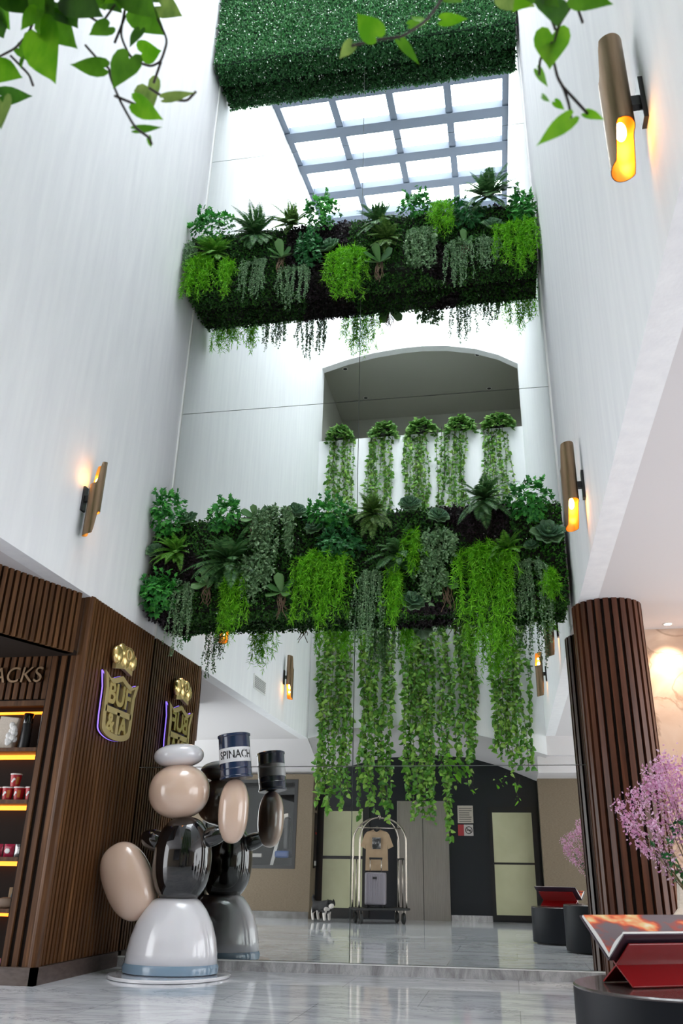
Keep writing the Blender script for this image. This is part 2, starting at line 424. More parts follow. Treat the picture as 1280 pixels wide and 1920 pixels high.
# side walls of the light well
struct('wall_left', MB().prism([(0, ZS), (YB - .25, ZS), (YB - .25, ROOF(YB - .25)), (0, ROOF(0))], 0, XL, XL - .18), M['plaster'])
struct('wall_right', MB().prism([(0, ZS), (YB - .25, ZS), (YB - .25, ROOF(YB - .25)), (0, ROOF(0))], 0, XR, XR + .18), M['plaster'])
struct('wall_back', MB().lohi((XL - .18, .03, 0), (1.12, .2, 15.2)), M['mirror_edge'])
# ceilings of the lobby beside the well
struct('ceiling_left', MB().prism([(-9, YB), (XL - .18, YB), (XL - .18, .2), (-9, .2)], 2, ZS, ZS + .12), M['paint'])
struct('ceiling_right', MB().prism([(XR + .18, YB), (6, YB), (6, .6), (XR + .18, .6)], 2, ZS, ZS + .12), M['paint'])
struct('wall_right_stone', MB().lohi((1.12, .28, 0), (6, .4, ZS)), M['peach'])
struct('trim_1', MB().lohi((1.03, .0, 0), (1.12, .28, ZS)), M['dark_frame'])
# balcony wall opposite the mirror: parapet over an arch, arched header above the opening
A_LO = [(-4.02, 3.40), (-3.54, 3.51), (-3.09, 3.59), (-2.55, 3.63), (-2.04, 3.64), (-1.4, 3.60), (-.8, 3.49), (-.25, 3.36), (.29, 3.19), (.80, 3.03)]
A_HI = [(-4.02, 12.45), (-3.4, 12.64), (-2.7, 12.78), (-2.0, 12.85), (-1.5, 12.86), (-.9, 12.81), (-.2, 12.65), (.35, 12.42), (.80, 12.12)]
struct('wall_front_parapet', MB().prism(A_LO + [(.80, 10.40), (-4.02, 10.36)], 1, YB, YB - .22), M['plaster'])
zt = ROOF(YB)
struct('wall_front_header', MB().prism([(-4.02, zt), (.80, zt)] + A_HI[::-1], 1, YB, YB - .22), M['plaster'])
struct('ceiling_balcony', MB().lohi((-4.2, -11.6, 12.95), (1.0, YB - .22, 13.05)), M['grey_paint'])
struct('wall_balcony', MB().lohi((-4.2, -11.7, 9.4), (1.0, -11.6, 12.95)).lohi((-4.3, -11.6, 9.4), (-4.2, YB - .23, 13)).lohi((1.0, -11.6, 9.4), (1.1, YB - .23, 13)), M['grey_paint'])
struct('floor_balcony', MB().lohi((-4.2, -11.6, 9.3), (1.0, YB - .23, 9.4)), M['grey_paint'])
# vaulted soffit between the parapet and the dark lift wall
A_BK = [(-4.12, 2.71), (-3.8, 2.89), (-3.48, 3.04), (-3.0, 3.16), (-2.5, 3.23), (-1.53, 3.27), (-.79, 3.21), (-.22, 3.05), (.2, 2.89), (.61, 2.72)]
mb = MB()
V = [(x, YB - .0, z) for x, z in A_LO] + [(x, YE, z) for x, z in A_BK] + [(x, YB - .0, z + .1) for x, z in A_LO] + [(x, YE, z + .1) for x, z in A_BK]
n = len(A_LO); F = [(i, i + 1, n + i + 1, n + i) for i in range(n - 1)] + [(2 * n + i, 3 * n + i, 3 * n + i + 1, 2 * n + i + 1) for i in range(n - 1)]
struct('ceiling_vault', mb.add(V, F), M['paint'], smooth=True)
# sloping ceiling to the left of the vault, beam and low soffit to its right
struct('ceiling_left_slope', MB().prism([(YB, ZS), (YB, ZS + .12), (YE, 2.9), (YE, 2.71)], 0, -9, XL - .0), M['paint'])
struct('ceiling_beam', MB().lohi((XR, YB - .22, 3.03), (6, YB, ZS + .1)).lohi((XR - .19, YE, 2.72), (6, YB - .2, 3.03)), M['paint'])
# dark lift wall, brown piers either side
mb = MB(); xs = [p[0] for p in A_BK]
struct('wall_lift', MB().prism([(-4.16, 0), (.74, 0), (.74, 2.74)] + [(x, z + .05) for x, z in A_BK[::-1]] + [(-4.16, 2.76)], 1, YE, YE - .12), M['black_wall'])
struct('wall_shop', MB().lohi((-4.5, -9.35, 0), (-4.16, -9.5, 2.83)).lohi((-9, -9.35, 0), (-6.6, -9.5, 2.83)).lohi((-6.6, -9.35, 0), (-4.5, -9.5, .93)).lohi((-6.6, -9.35, 2.72), (-4.5, -9.5, 2.83)).lohi((-4.28, -9.5, 0), (-4.16, YE, 2.83)), M['brown_fabric'])
struct('wall_brown_right', MB().lohi((.62, -9.35, 0), (6, -9.5, 2.78)).lohi((.62, -9.5, 0), (.74, YE, 2.78)), M['brown_fabric'])
struct('baseboard_lift', MB().lohi((-1.28, YE, 0), (-.44, YE + .015, .11)), M['marble_v'])
struct('baseboard_shop', MB().lohi((-9, -9.35, 0), (-4.17, -9.33, .13)), noise_mat('dark_marble', [(.3, (.11, .105, .10)), (.7, (.18, .175, .17))], 6, (1, 1, 1), .2))
# marble kerb under the mirror
struct('trim_kerb', MB().lohi((XL + .03, -.035, 0), (.98, .03, .085)), M['marble_v'])
struct('trim_kerb_cap', MB().lohi((XL + .03, -.04, .085), (.98, .03, .093)), M['white'])
# thin white jambs where the mirror meets the side walls
struct('trim_2', MB().lohi((XR - .025, -.02, ZS), (XR, -.002, 14.6)), M['white'])
struct('trim_3', MB().lohi((XL, -.02, ZS), (XL + .02, -.002, 14.6)), M['white'])

# glass roof: frame bars and panes, sloping up towards the balcony side
ya, yb_ = -.25, YB + .05
sl = math.atan(.245)
bars = MB(); panes = MB()
rows = [ya - 1.17 * k for k in range(7)] ; rows = [y for y in rows if y > yb_ - .2] + [yb_]
for y in rows:
    bars.box((-1.61, y, ROOF(y) + .05), (4.82, .34, .16), rx=-sl)
for x in np.linspace(XL + .05, XR - .05, 5):
    ym = (ya + yb_) / 2
    bars.box((x, ym, ROOF(ym) + .06), (.15, abs(yb_ - ya) / math.cos(sl), .14), rx=-sl)
struct('window_1', bars, M['roof_bar'])
mp = mat('roof_pane', (.9, .93, .97), .5, emit=(.93, .97, 1.0), es=SKY_PANE)
ym = (ya + yb_) / 2
struct('window_2', MB().box((-1.61, ym, ROOF(ym) + .14), (4.82, abs(yb_ - ya) / math.cos(sl), .02), rx=-sl), mp)
struct('ceiling_roof_edge', MB().lohi((XL - .2, ya, ROOF(ya) + .0), (XR + .2, .2, ROOF(ya) + .12)), M['paint'])

# mirror panels: two columns, four rows
S = .004; xs_ = -1.613
rowz = [.093, 1.931, 6.441, 10.965, 14.6]
rown = ['bottom', 'second', 'third', 'top']
for i in range(4):
    a, b = rowz[i] + S, rowz[i + 1] - S
    for side in (0, 1):
        if side == 0: P = [(XL + .003, a), (xs_ - S, a), (xs_ - S, b), (XL + .003, b)]
        elif i == 0: P = [(xs_ + S, a), (1.02, a), (1.02, b), (xs_ + S, b)]
        elif i == 1: P = [(xs_ + S, a), (1.02, a), (1.02, ZS - .005), (XR - .003, ZS - .005), (XR - .003, b), (xs_ + S, b)]
        else: P = [(xs_ + S, a), (XR - .003, a), (XR - .003, b), (xs_ + S, b)]
        lab = [['large mirror panel behind the sculpture, left of the vertical seam at floor level', 'large mirror panel above the marble kerb beside the wooden column, right of the vertical seam'],
               ['tall mirror panel on the left behind the lower plant box, under the long horizontal seam', 'tall mirror panel behind the lower plant box that shows most of the hanging vines'],
               ['tall mirror panel on the left behind the upper plant box', 'tall mirror panel on the right that shows the arched balcony opening and the roof bars'],
               ['topmost left mirror panel beside the left roof edge under the hedge', 'topmost right mirror panel showing the bright roof panes under the hedge']][i][side]
        o = MB().prism(P, 1, 0, .012).build('mirror_panel', M['mirror'])
        tag(o, lab, 'mirror', 'mirror panels of the tall wall')

# slatted walnut wall on the left, under the white wall
def slat_run(p0, p1, z0, z1, pitch=.064, w=.04, d=.026, back=True, mb=None):
    mb = mb or MB(); p0 = np.array(p0, float); p1 = np.array(p1, float); v = p1 - p0; Ln = np.linalg.norm(v); ang = math.atan2(v[1], v[0]); nn = int(Ln / pitch)
    for k in range(nn):
        q = p0 + v * ((k + .5) / nn)
        mb.box((q[0], q[1], (z0 + z1) / 2), (w, d, z1 - z0), rz=ang)
    return mb
mb = slat_run((XL + .002, -1.53), (XL + .002, -.01), .14, ZS + .012)
mb.lohi((XL - .10, -1.55, 0), (XL - .012, .0, ZS - .002), mi=1)
mb.tube([(XL - .03, -1.56, .13), (XL - .03, -1.56, ZS + .01)], .055, 16, mi=0)
struct('wall_left_slatted', mb, [M['walnut'], M['walnut_dark']])
struct('baseboard_left', MB().lohi((XL - .02, -1.64, 0), (XL + .03, -.035, .135)).lohi((-6.5, -1.64, 0), (XL + .03, -1.585, .135)), M['plinth'])
# wall facing the lobby with the snack niche
mb = slat_run((-4.36, -1.58), (-4.07, -1.58), .13, ZS, pitch=.085, w=.05, d=.03)
slat_run((-6.5, -1.53), (-4.36, -1.53), 2.40, ZS, pitch=.075, w=.048, d=.03, mb=mb)
mb.lohi((-4.36, -1.57, .13), (-4.05, -1.15, ZS - .002), mi=1)
mb.lohi((-6.5, -1.52, 2.38), (-4.36, -1.15, ZS - .002), mi=1)
mb.lohi((-6.5, -1.18, .13), (-4.36, -1.15, 2.38), mi=1)
mb.lohi((-6.5, -1.6, .0), (-4.05, -1.15, .13), mi=1)
mb.lohi((-6.5, -1.555, 2.335), (-4.36, -1.52, 2.385), mi=0)
struct('wall_snack_niche', mb, [M['walnut'], M['walnut_dark']])
# slatted header that flares out over the niche
p0, p1 = (-4.06, -1.72), (-4.95, -4.1)
mb = slat_run(p0, p1, 2.80, ZS + .004, pitch=.066, w=.042, d=.03)
dx = np.array(p1) - np.array(p0); dx /= np.linalg.norm(dx); nx = np.array((dx[1], -dx[0]))   # towards the niche side
if nx[0] > 0: nx = -nx
q0 = np.array(p0) + nx * .016; q1 = np.array(p1) + nx * .016
mb.prism([tuple(q0), tuple(q1), tuple(q1 + nx * .08), tuple(q0 + nx * .08)], 2, 2.80, ZS - .002, mi=1)
mb.prism([(-4.08, -1.62), tuple(q0), tuple(q1), (-6.5, -4.1), (-6.5, -1.62)], 2, 2.80, 2.84, mi=1)
struct('trim_snack_header', mb, [M['walnut'], M['walnut_dark']])

# round slatted column on the right
mb = MB(); mb.cyl((1.085, -.62, 0), .312, ZS, 40, mi=1)
for k in range(26):
    a = 2 * PI * k / 26
    mb.box((1.085 + .322 * math.cos(a), -.62 + .322 * math.sin(a), ZS / 2), (.036, .05, ZS), rz=a)
tag(struct('wall_column', mb, [M['walnut_red'], M['walnut_dark']]), 'round column clad in dark walnut slats beside the mirror', 'column')

# lift wall: doors
mb = MB()
struct('door_1', MB().lohi((-.44, YE + .005, .03), (.56, YE + .035, 2.2)), M['dark_frame'])
d1 = bpy.data.objects['door_1']
MB().lohi((-.36, YE + .035, .13), (.46, YE + .045, 1.07)).lohi((-.36, YE + .035, 1.11), (.46, YE + .045, 2.08)).build('door_pane', M['frosted'], d1)
MB().lohi((-.40, YE + .035, 1.05), (-.37, YE + .075, 1.25)).build('door_handle', M['black_satin'], d1)
struct('door_2', MB().lohi((-4.08, YE + .005, .03), (-3.0, YE + .035, 2.2)), M['dark_frame'])
d2 = bpy.data.objects['door_2']
MB().lohi((-4.0, YE + .035, .2), (-3.14, YE + .045, 1.14)).lohi((-4.0, YE + .035, 1.2), (-3.14, YE + .045, 2.1)).build('door_pane', M['frosted'], d2)
t = thing('elevator', 'brushed steel lift doors in the black wall between the two glass doors', 'elevator', (-1.84, YE, 0))
MB().lohi((-.52, .004, .0), (-.006, .03, 2.28)).build('door_leaf', M['steel'], t)
MB().lohi((.006, .004, .0), (.52, .03, 2.28)).build('door_leaf', M['steel'], t)
MB().lohi((-.55, .002, 0), (-.52, .05, 2.31)).lohi((.52, .002, 0), (.55, .05, 2.31)).lohi((-.52, .002, 2.28), (.52, .05, 2.31)).build('door_frame', M['steel'], t)
# shop window with frame
struct('window_3', MB().lohi((-6.6, -9.46, .93), (-6.53, -9.34, 2.72)).lohi((-4.57, -9.46, .93), (-4.5, -9.34, 2.72)).lohi((-6.53, -9.46, .93), (-4.57, -9.34, 1.0)).lohi((-6.53, -9.46, 2.65), (-4.57, -9.34, 2.72)), M['dark_frame'])
MB().lohi((-6.53, -9.42, 1.0), (-4.57, -9.41, 2.65)).build('window_pane', M['dark_glass'], bpy.data.objects['window_3'])
struct('wall_gym', MB().lohi((-7.2, -12.2, 0), (-4.3, -12.1, 2.83)).lohi((-7.3, -12.2, 0), (-7.2, -9.5, 2.9)).lohi((-4.29, -12.2, 0), (-4.17, -9.86, 2.9)).lohi((-7.2, -12.1, 2.83), (-4.29, -9.5, 2.9)), mat('gym_wall_grey', (.035, .035, .035), .8))

# ================================================================== lamps
def shade_mesh(tb, tt, inner=False, H=.82, r=.068):
    """tube whose two ends are cut open towards the directions tb (bottom) and tt (top)"""
    seg = 48
    mb = MB(); V = []; F = []
    rr = r - .004 if inner else r
    def cut(th, c):
        t = abs((th - c + PI) % (2 * PI) - PI); s = min(1, max(0, (math.radians(92) - t) / math.radians(30))); s = s * s * (3 - 2 * s)
        return .22 * s + .05 * (1 + math.cos(th - c)) * .5
    nz = 12
    for k in range(seg):
        th = 2 * PI * k / seg; zt = H / 2 - cut(th, tt); zb = -H / 2 + cut(th, tb)
        for i in range(nz + 1): V.append((rr * math.cos(th), rr * math.sin(th), zb + (zt - zb) * i / nz))
    for k in range(seg):
        l = (k + 1) % seg
        for i in range(nz): F.append((k * (nz + 1) + i, l * (nz + 1) + i, l * (nz + 1) + i + 1, k * (nz + 1) + i + 1))
    return mb.add(V, F)
def sconce(loc, rz, label, tb=135, tt=-45):
    """local +X points away from the wall"""
    t = thing('wall_sconce', label, 'wall lamp', loc, rz, 'bronze tube sconces on the white walls')
    tb, tt = math.radians(tb), math.radians(tt)
    sh = shade_mesh(tb, tt).build('lamp_shade', M['bronze'], t, smooth=True, loc=(.125, 0, 0))
    shade_mesh(tb, tt, True).build('shade_lining', M['gold_in'], sh, smooth=True)['label'] = 'glowing gold lining'
    MB().lohi((0, -.035, -.13), (.022, .035, .13)).lohi((.02, -.018, -.03), (.06, .018, .03)).build('wall_plate', M['black_satin'], t)
    for s in (-1, 1):
        MB().ell((.125, 0, s * .17), (.026, .026, .055), seg=16, rings=10).build('bulb', M['bulb'], t, smooth=True)
        ld = bpy.data.lights.new('sconce_light', 'POINT'); ld.energy = .2; ld.color = (1, .52, .24); ld.shadow_soft_size = .02
        lo = bpy.data.objects.new('sconce_light', ld); COL.objects.link(lo); lo.parent = t; lo.location = (.125, 0, s * .275)
    return t
sconce((XL, -2.06, 4.27), 0, 'bronze tube sconce alone on the left white wall above the slatted header', 45, -135)
sconce((XL, -5.9, 4.2), 0, 'bronze tube sconce on the left wall reflected under the lower plant box')
sconce((XR, -6.06, 4.19), PI, 'large near bronze tube sconce high on the right white wall, glowing below')
sconce((XR, -2.3, 4.0), PI, 'bronze tube sconce on the right white wall next to the lower plant box')

def downlight(loc, r, label, power, spot=True, group='recessed ceiling downlights', glow=True):
    t = thing('ceiling_downlight', label, 'ceiling light', loc, 0, group)
    MB().lathe([(r * .78, -.004), (r, -.006), (r * 1.02, -.001), (r * 1.02, .001), (r * .78, .001)], seg=24, cap=False).build('trim_ring', M['white'], t, smooth=True)
    MB().cyl((0, 0, -.003), r * .78, .002, 20).build('diffuser', M['downlight'] if glow else M['black_satin'], t)
    if spot:
        ld = bpy.data.lights.new('downlight_spot', 'SPOT'); ld.energy = power; ld.color = (1, .80, .58); ld.spot_size = 1.75; ld.spot_blend = .8; ld.shadow_soft_size = .04
        lo = bpy.data.objects.new('downlight_spot', ld); COL.objects.link(lo); lo.parent = t; lo.location = (0, 0, -.02)
downlight((1.80, .08, ZS), .05, 'small lit downlight washing the peach stone wall beside the column', 60)
downlight((2.9, .08, ZS), .05, 'small downlight over the peach stone wall further right, outside the view', 60)
downlight((3.2, -3.4, ZS), .06, 'added fill downlight in the low right ceiling over the seating', 70)  # lamp added to brighten the right side of the lobby
downlight((-5.2, -3.6, ZS), .06, 'added fill downlight in the low left ceiling before the snack niche', 60)  # another added lamp, fills the lobby floor on the left
for x, y, l in ((-3.6, -8.9, 'dark unlit downlight in the balcony ceiling, near the left end of the opening'), (-.15, -8.75, 'dark unlit downlight in the balcony ceiling, towards the right end of the opening'),
             (-3.3, -10.4, 'dark unlit downlight deep in the balcony ceiling on the left, behind the first pair'), (.1, -10.4, 'dark unlit downlight deep in the balcony ceiling on the right, behind the first pair')):
    downlight((x, y, 12.95), .07, l, 0, False, 'unlit downlights in the balcony ceiling', False)

t = thing('air_vent', 'small white air vent grille low on the left white wall', 'vent', (XL, -4.38, 3.75))
MB().lohi((0, -.36, -.12), (.012, .36, .12)).build('vent_frame', M['white'], t, bevel=.004)
mb = MB()
for k in range(7): mb.box((.016, 0, -.085 + .028 * k), (.012, .62, .012), ry=.5)
mb.build('vent_slats', mat('vent_grey', (.45, .46, .46), .6), t)

# ================================================================== snack niche
for k, z in enumerate((1.95, 1.48, .99, .57)):
    o = thing('wall_shelf', ['top dark wooden shelf with wrapped bottles in the snack niche', 'second dark shelf that carries the red cups in the snack niche', 'third dark shelf that carries the small red bags in the snack niche', 'lowest dark shelf that carries the brown packs in the snack niche'][k], 'shelf', (-5.43, -1.36, z), 0, 'shelves of the snack niche')
    MB().lohi((-1.06, -.15, -.035), (1.06, .17, 0)).build('shelf_board', M['walnut'], o)
    MB().lohi((-1.06, .11, -.075), (1.06, .165, -.036)).build('light_strip', M['led_warm'], o)
o = MB().lohi((-6.49, -1.24, 2.312), (-4.37, -1.20, 2.334)).build('light_strip', M['led_warm']); tag(o, 'warm light strip under the top of the snack niche', 'light')
s = thing('wall_sign', 'bronze SNACKS lettering on the dark slats above the snack niche', 'sign', (-4.83, -1.56, 2.625))
text_obj('SNACKS', .215, .018, 'lettering', M['bronze'], s, basis((1, 0, 0), (0, 0, 1), (0, -1, 0), (0, 0, 0)), shear=.12)

def lathe_thing(name, label, cat, loc, parts, group=None):
    t = thing(name, label, cat, loc, 0, group)
    for pn, prof, m_ in parts: MB().lathe(prof, seg=24).build(pn, m_, t, autosmooth=True)
    return t
# top shelf: wrapped bottles and tubes
lathe_thing('bottle', 'tall black bottle on the top shelf of the snack niche', 'bottle', (-4.585, -1.42, 1.95),
    [('body', [(.046, 0), (.048, .01), (.048, .22), (.044, .235)], M['black_satin']), ('cap', [(.047, .236), (.047, .325), (.043, .332)], M['black_gloss'])])
lathe_thing('tumbler', 'tall silver tumbler at the right end of the top snack shelf', 'tumbler', (-4.405, -1.43, 1.95),
    [('body', [(.030, 0), (.034, .01), (.038, .30)], M['steel']), ('rim', [(.039, .30), (.039, .325), (.03, .33)], M['chrome'])])
t = thing('gift_bag', 'pale gift bag with crinkled wrapping on the top snack shelf', 'bag', (-4.80, -1.40, 1.95))
mb = MB(); mb.prism([(-.10, 0), (.10, 0), (.13, .29), (-.07, .31)], 1, -.05, .05); mb.build('bag_body', M['cream_fabric'], t, bevel=.008)
mb = MB()
rg = random.Random(4)
for k in range(16): mb.ell((.10 + rg.uniform(-.04, .03), -.07 + rg.uniform(-.02, .02), .05 + k * .011), (.03, .02, .03), seg=8, rings=6)
mb.build('tissue', M['paper'], t)
# red cups
M['cup_orange'] = mat('cup_print_orange', (.55, .16, .02), .4)
def cup(loc, label):
    t = thing('snack_cup', label, 'cup', loc, 0, 'red snack cups on the second shelf')
    cb = MB().lathe([(.040, 0), (.041, .004), (.052, .105)], seg=24).build('cup_body', M['red_paper'], t, autosmooth=True)
    MB().lathe([(.053, .105), (.055, .108), (.055, .116), (.050, .118)], seg=24).build('cup_lid', M['paper'], t, autosmooth=True)
    mb = MB(); 
    V = []; 
    for a in np.linspace(-.55, .35, 10):
        for z in (.045 + .012 * math.sin(a * 6), .062 + .016 * math.sin(a * 5 + 1)):
            r = .0418 + .011 * z / .105; V.append((r * math.sin(a), -r * math.cos(a), z))
    mb.add(V, [(2 * i, 2 * i + 2, 2 * i + 3, 2 * i + 1) for i in range(9)]); mb.build('cup_mark', M['paper'], cb)
    mb = MB(); V = []
    for a in np.linspace(.5, 1.1, 7):
        for z in (.02, .085):
            r = .0418 + .011 * z / .105; V.append((r * math.sin(a), -r * math.cos(a), z))
    mb.add(V, [(2 * i, 2 * i + 2, 2 * i + 3, 2 * i + 1) for i in range(6)]); mb.build('cup_print', M['cup_orange'], cb)
    return t
M['red_paper'] = mat('red_card', (.42, .012, .02), .35)
c0 = cup((-4.42, -1.44, 1.48), 'red snack cup at the right end of the cup row on the second shelf')
for k, l in enumerate(('second red snack cup from the right end of the row on the second shelf', 'third red snack cup from the right end of the row on the second shelf', 'fourth red snack cup from the right, cut by the left edge of the photo', 'fifth red snack cup from the right, beyond the left edge of the photo')):
    copy_tree(c0, (-4.42 - .118 * (k + 1), -1.44, 1.48), l, rz=.2 * k - .3)
copy_tree(c0, (-4.595, -1.44, 1.48 + .119), 'red snack cup stacked alone on top of the cup row', rz=.1)
# small red bags
def snack_bag(loc, label, mcol, rz):
    t = thing('snack_bag', label, 'snack bag', loc, rz, 'small bags on the third shelf')
    us = np.linspace(-1, 1, 9); V = []
    for s in (1, -1):
        for v in us:
            for u in us: V.append((u * .055, -s * .022 * (1 - u ** 4) * (1 - v * v) ** .6, .055 + v * .055))
    F = []
    for k in (0, 1):
        for i in range(8):
            for j in range(8):
                a = k * 81 + i * 9 + j; q = (a, a + 1, a + 10, a + 9); F.append(q if k == 0 else q[::-1])
    MB().add(V, F).build('bag_body', mcol, t, smooth=True)
    MB().ell((0, -.023, .05), (.03, .004, .022), seg=14, rings=8).build('bag_label', M['paper'], t, smooth=True)
rb = mat('red_foil', (.38, .02, .06), .25); sb = mat('silver_foil', (.45, .45, .45), .25, .6)
for k, (m_, l) in enumerate(((sb, 'silver snack bag leaning at the right end of the third shelf'), (rb, 'first red snack bag left of the silver one on the third shelf'), (rb, 'second red snack bag left of the silver one on the third shelf'), (rb, 'third red snack bag left of the silver one, at the edge of the photo'))):
    snack_bag((-4.42 - .12 * k, -1.44, .99), l, m_, (.25, -.1, .05, -.05)[k])
t = thing('carton', 'brown carton standing at the back right of the lowest snack shelf', 'carton', (-4.42, -1.36, .57)); 
MB().lohi((-.075, -.04, 0), (.045, .05, .17)).build('carton_body', mat('kraft', (.28, .18, .09), .7), t, bevel=.004)
MB().ell((-.015, -.043, .09), (.035, .003, .045), seg=14, rings=8).build('carton_label', M['ink'], t)
t = thing('snack_bag', 'brown paper snack bag lying before the carton on the lowest shelf', 'snack bag', (-4.47, -1.46, .57)); 
MB().ell((0, 0, .045), (.085, .035, .045), seg=18, rings=10, pw=.8).build('bag_body', mat('brown_bag', (.17, .11, .07), .6), t, smooth=True)
for k, (c, l) in enumerate((((.55, .28, .03), 'orange sweet packet on the floor of the snack niche'), ((.35, .10, .16), 'pinkish sweet packet at the right on the floor of the snack niche'))):
    t = thing('sweet_packet', l, 'packet', (-4.58 + .16 * k, -1.45, .13)); MB().ell((0, 0, .025), (.085, .05, .025), seg=18, rings=8, pw=.6).build('packet_body', mat('packet_%s' % ('orange', 'pink')[k], c, .3), t, smooth=True)

# ================================================================== golden crest on the slatted wall
t = thing('wall_crest', 'golden shield crest with crown, lettering and violet lit edge on the slatted wall', 'crest', (XL + .014, -.85, 2.1))
W_ = .40
def shield(s, zo=0, n=14):
    P = [(-W_ * s, .64 * s + zo), (-.27 * s, .585 * s + zo), (-.14 * s, .61 * s + zo), (0, .66 * s + zo), (.14 * s, .61 * s + zo), (.27 * s, .585 * s + zo), (W_ * s, .64 * s + zo), (.345 * s, .48 * s + zo), (.34 * s, .20 * s + zo)]
    for k in range(n + 1):
        a = k / n * PI; P.append((.33 * s * math.cos(a) * (1 if 1 else 0), (.10 - .10 * math.sin(a)) * s + zo + (.02 if 0 else 0)))
    P += [(-.34 * s, .20 * s + zo), (-.345 * s, .48 * s + zo)]
    return P
out = shield(1.0); inn = [(x * .80, (z - .33) * .83 + .33) for x, z in out]
mb = MB(); mb.prism(out, 0, .01, .018); mb.build('back_plate', mat('crest_back', (.05, .045, .05), .3, .5), t)
mb = MB(); n = len(out)
V = [(.075, y, z) for y, z in out] + [(.075, y, z) for y, z in inn] + [(.05, y, z) for y, z in out] + [(.03, y, z) for y, z in inn]
F = [(i, (i + 1) % n, n + (i + 1) % n, n + i) for i in range(n)] + [(i, 2 * n + i, 2 * n + (i + 1) % n, (i + 1) % n) for i in range(n)] + [(n + i, n + (i + 1) % n, 3 * n + (i + 1) % n, 3 * n + i) for i in range(n)]
mb.add(V, F); mb.lohi((.03, -.30, .25), (.075, .30, .31)); mb.lohi((.03, -.03, .06), (.075, .03, .28))
bo = mb.build('border', M['gold_brushed'], t)
mb = MB()
V = [(.036, y * 1.0, z) for y, z in out] + [(.022, y, z) for y, z in out]
mb.add(V, [(i, n + i, n + (i + 1) % n, (i + 1) % n) for i in range(n)]); mb.build('lit_edge', M['led_violet'], bo)['label'] = 'violet lit edge'
Bx = lambda y, z: basis((0, 1, 0), (0, 0, 1), (1, 0, 0), (.05, y, z))
for ch, y, z, sz in (('B', -.19, .44, .30), ('U', .0, .44, .30), ('F', .18, .44, .30), ('&', -.145, .155, .25), ('A', .145, .155, .25)):
    text_obj(ch, sz, .02, 'letter', M['gold'], t, Bx(y, z), offset=.010)
mb = MB()
mb.prism([(-.20, .70), (0, .735), (.20, .70), (.20, .76), (0, .80), (-.20, .76)], 0, .03, .075); 
mb.build('crown_band', M['gold_brushed'], t, bevel=.004)
mb = MB()
for y, z, r in ((-.17, .845, .10), (.17, .845, .10), (0, .86, .125), (-.09, .905, .085), (.09, .905, .085)): mb.ell((.06, y, z), (.05, r, r), seg=20, rings=12)
cr = mb.build('crown', M['gold'], t, smooth=True)
mb = MB(); mb.tube([(.108, .055 * math.cos(a), .88 + .055 * math.sin(a)) for a in np.linspace(0, 2 * PI, 20)], .010, 8); mb.build('crown_ring', M['gold_brushed'], cr, smooth=True)

# ================================================================== sculpture (plain abstract stand-in) and the can
t = thing('sculpture', 'glossy abstract sculpture of stacked rounded white, black and cream stones on a white disc', 'sculpture', (-3.17, -.69, 0))
MB().lathe([(.545, 0), (.56, .006), (.56, .022), (.55, .03)], seg=64).build('base_disc', M['white_gloss'], t, autosmooth=True)
MB().lathe([(.42, .03), (.45, .04), (.455, .09), (.44, .115)], seg=56, sy=.72).build('foot_band', M['blue_grey'], t, autosmooth=True)
MB().lathe([(.44, .112), (.432, .20), (.41, .32), (.365, .45), (.30, .56), (.235, .635), (.20, .655)], seg=56, sy=.72).build('white_stone', M['white_gloss'], t, smooth=True)
MB().ell((.02, 0, .99), (.28, .235, .395), pw=.86, seg=48, rings=28).build('black_stone', M['black_gloss'], t, smooth=True)
MB().ell((-.08, 0, 1.62), (.30, .27, .26), pw=.92, seg=48, rings=28).build('cream_stone', M['cream_gloss'], t, smooth=True)
MB().ell((-.12, 0, 1.965), (.25, .22, .115), Matrix.Rotation(-.08, 3, 'Y'), pw=.9, seg=40, rings=20).build('white_cap_stone', M['white_gloss'], t, smooth=True)
MB().ell((-.50, -.02, .80), (.235, .18, .37), Matrix.Rotation(-.55, 3, 'Y'), pw=.82, seg=40, rings=24).build('side_stone', M['cream_gloss'], t, smooth=True)
MB().ell((-.27, -.01, 1.16), (.16, .10, .10), Matrix.Rotation(.3, 3, 'Y'), seg=28, rings=16).build('side_link', M['black_gloss'], t, smooth=True)
MB().ell((.50, 0, 1.44), (.145, .14, .30), pw=.86, seg=40, rings=24).build('tall_stone', M['cream_gloss'], t, smooth=True)
MB().ell((.30, 0, 1.20), (.17, .10, .09), Matrix.Rotation(-.35, 3, 'Y'), seg=28, rings=16).build('tall_link', M['black_gloss'], t, smooth=True)
c = thing('metal_can', 'dark navy can with a white band reading SPINACH on top of the sculpture', 'can', (-2.665, -.69, 1.738)); c.rotation_euler = (.03, -.13, 0)
MB().lathe([(.158, 0), (.165, .006), (.165, .02), (.156, .028), (.156, .085), (.160, .09), (.156, .095), (.156, .40), (.165, .408), (.165, .425), (.158, .43), (.150, .43), (.148, .415)], seg=48).build('can_body', M['navy'], c, autosmooth=True)
lb = mat('can_label_white', (.72, .72, .74), .35)
MB().lathe([(.1575, .15), (.1585, .152), (.1585, .288), (.1575, .29)], seg=48, cap=False).build('can_label', lb, c, autosmooth=True)
cl = [q for q in c.children if q.name.startswith('can_label')][0]; cl['label'] = 'white band with SPINACH lettering'
o = text_obj('SPINACH', .098, .0, 'lettering', M['ink'], cl, Matrix.Identity(4), offset=.0025)
xs__ = [v.co.x for v in o.data.vertices]; KX = 2.25 / (max(xs__) - min(xs__))
for v in o.data.vertices:
    a = v.co.x * KX + .34; z = .219 + v.co.y * 1.08
    v.co = (.1592 * math.sin(a), -.1592 * math.cos(a), z)

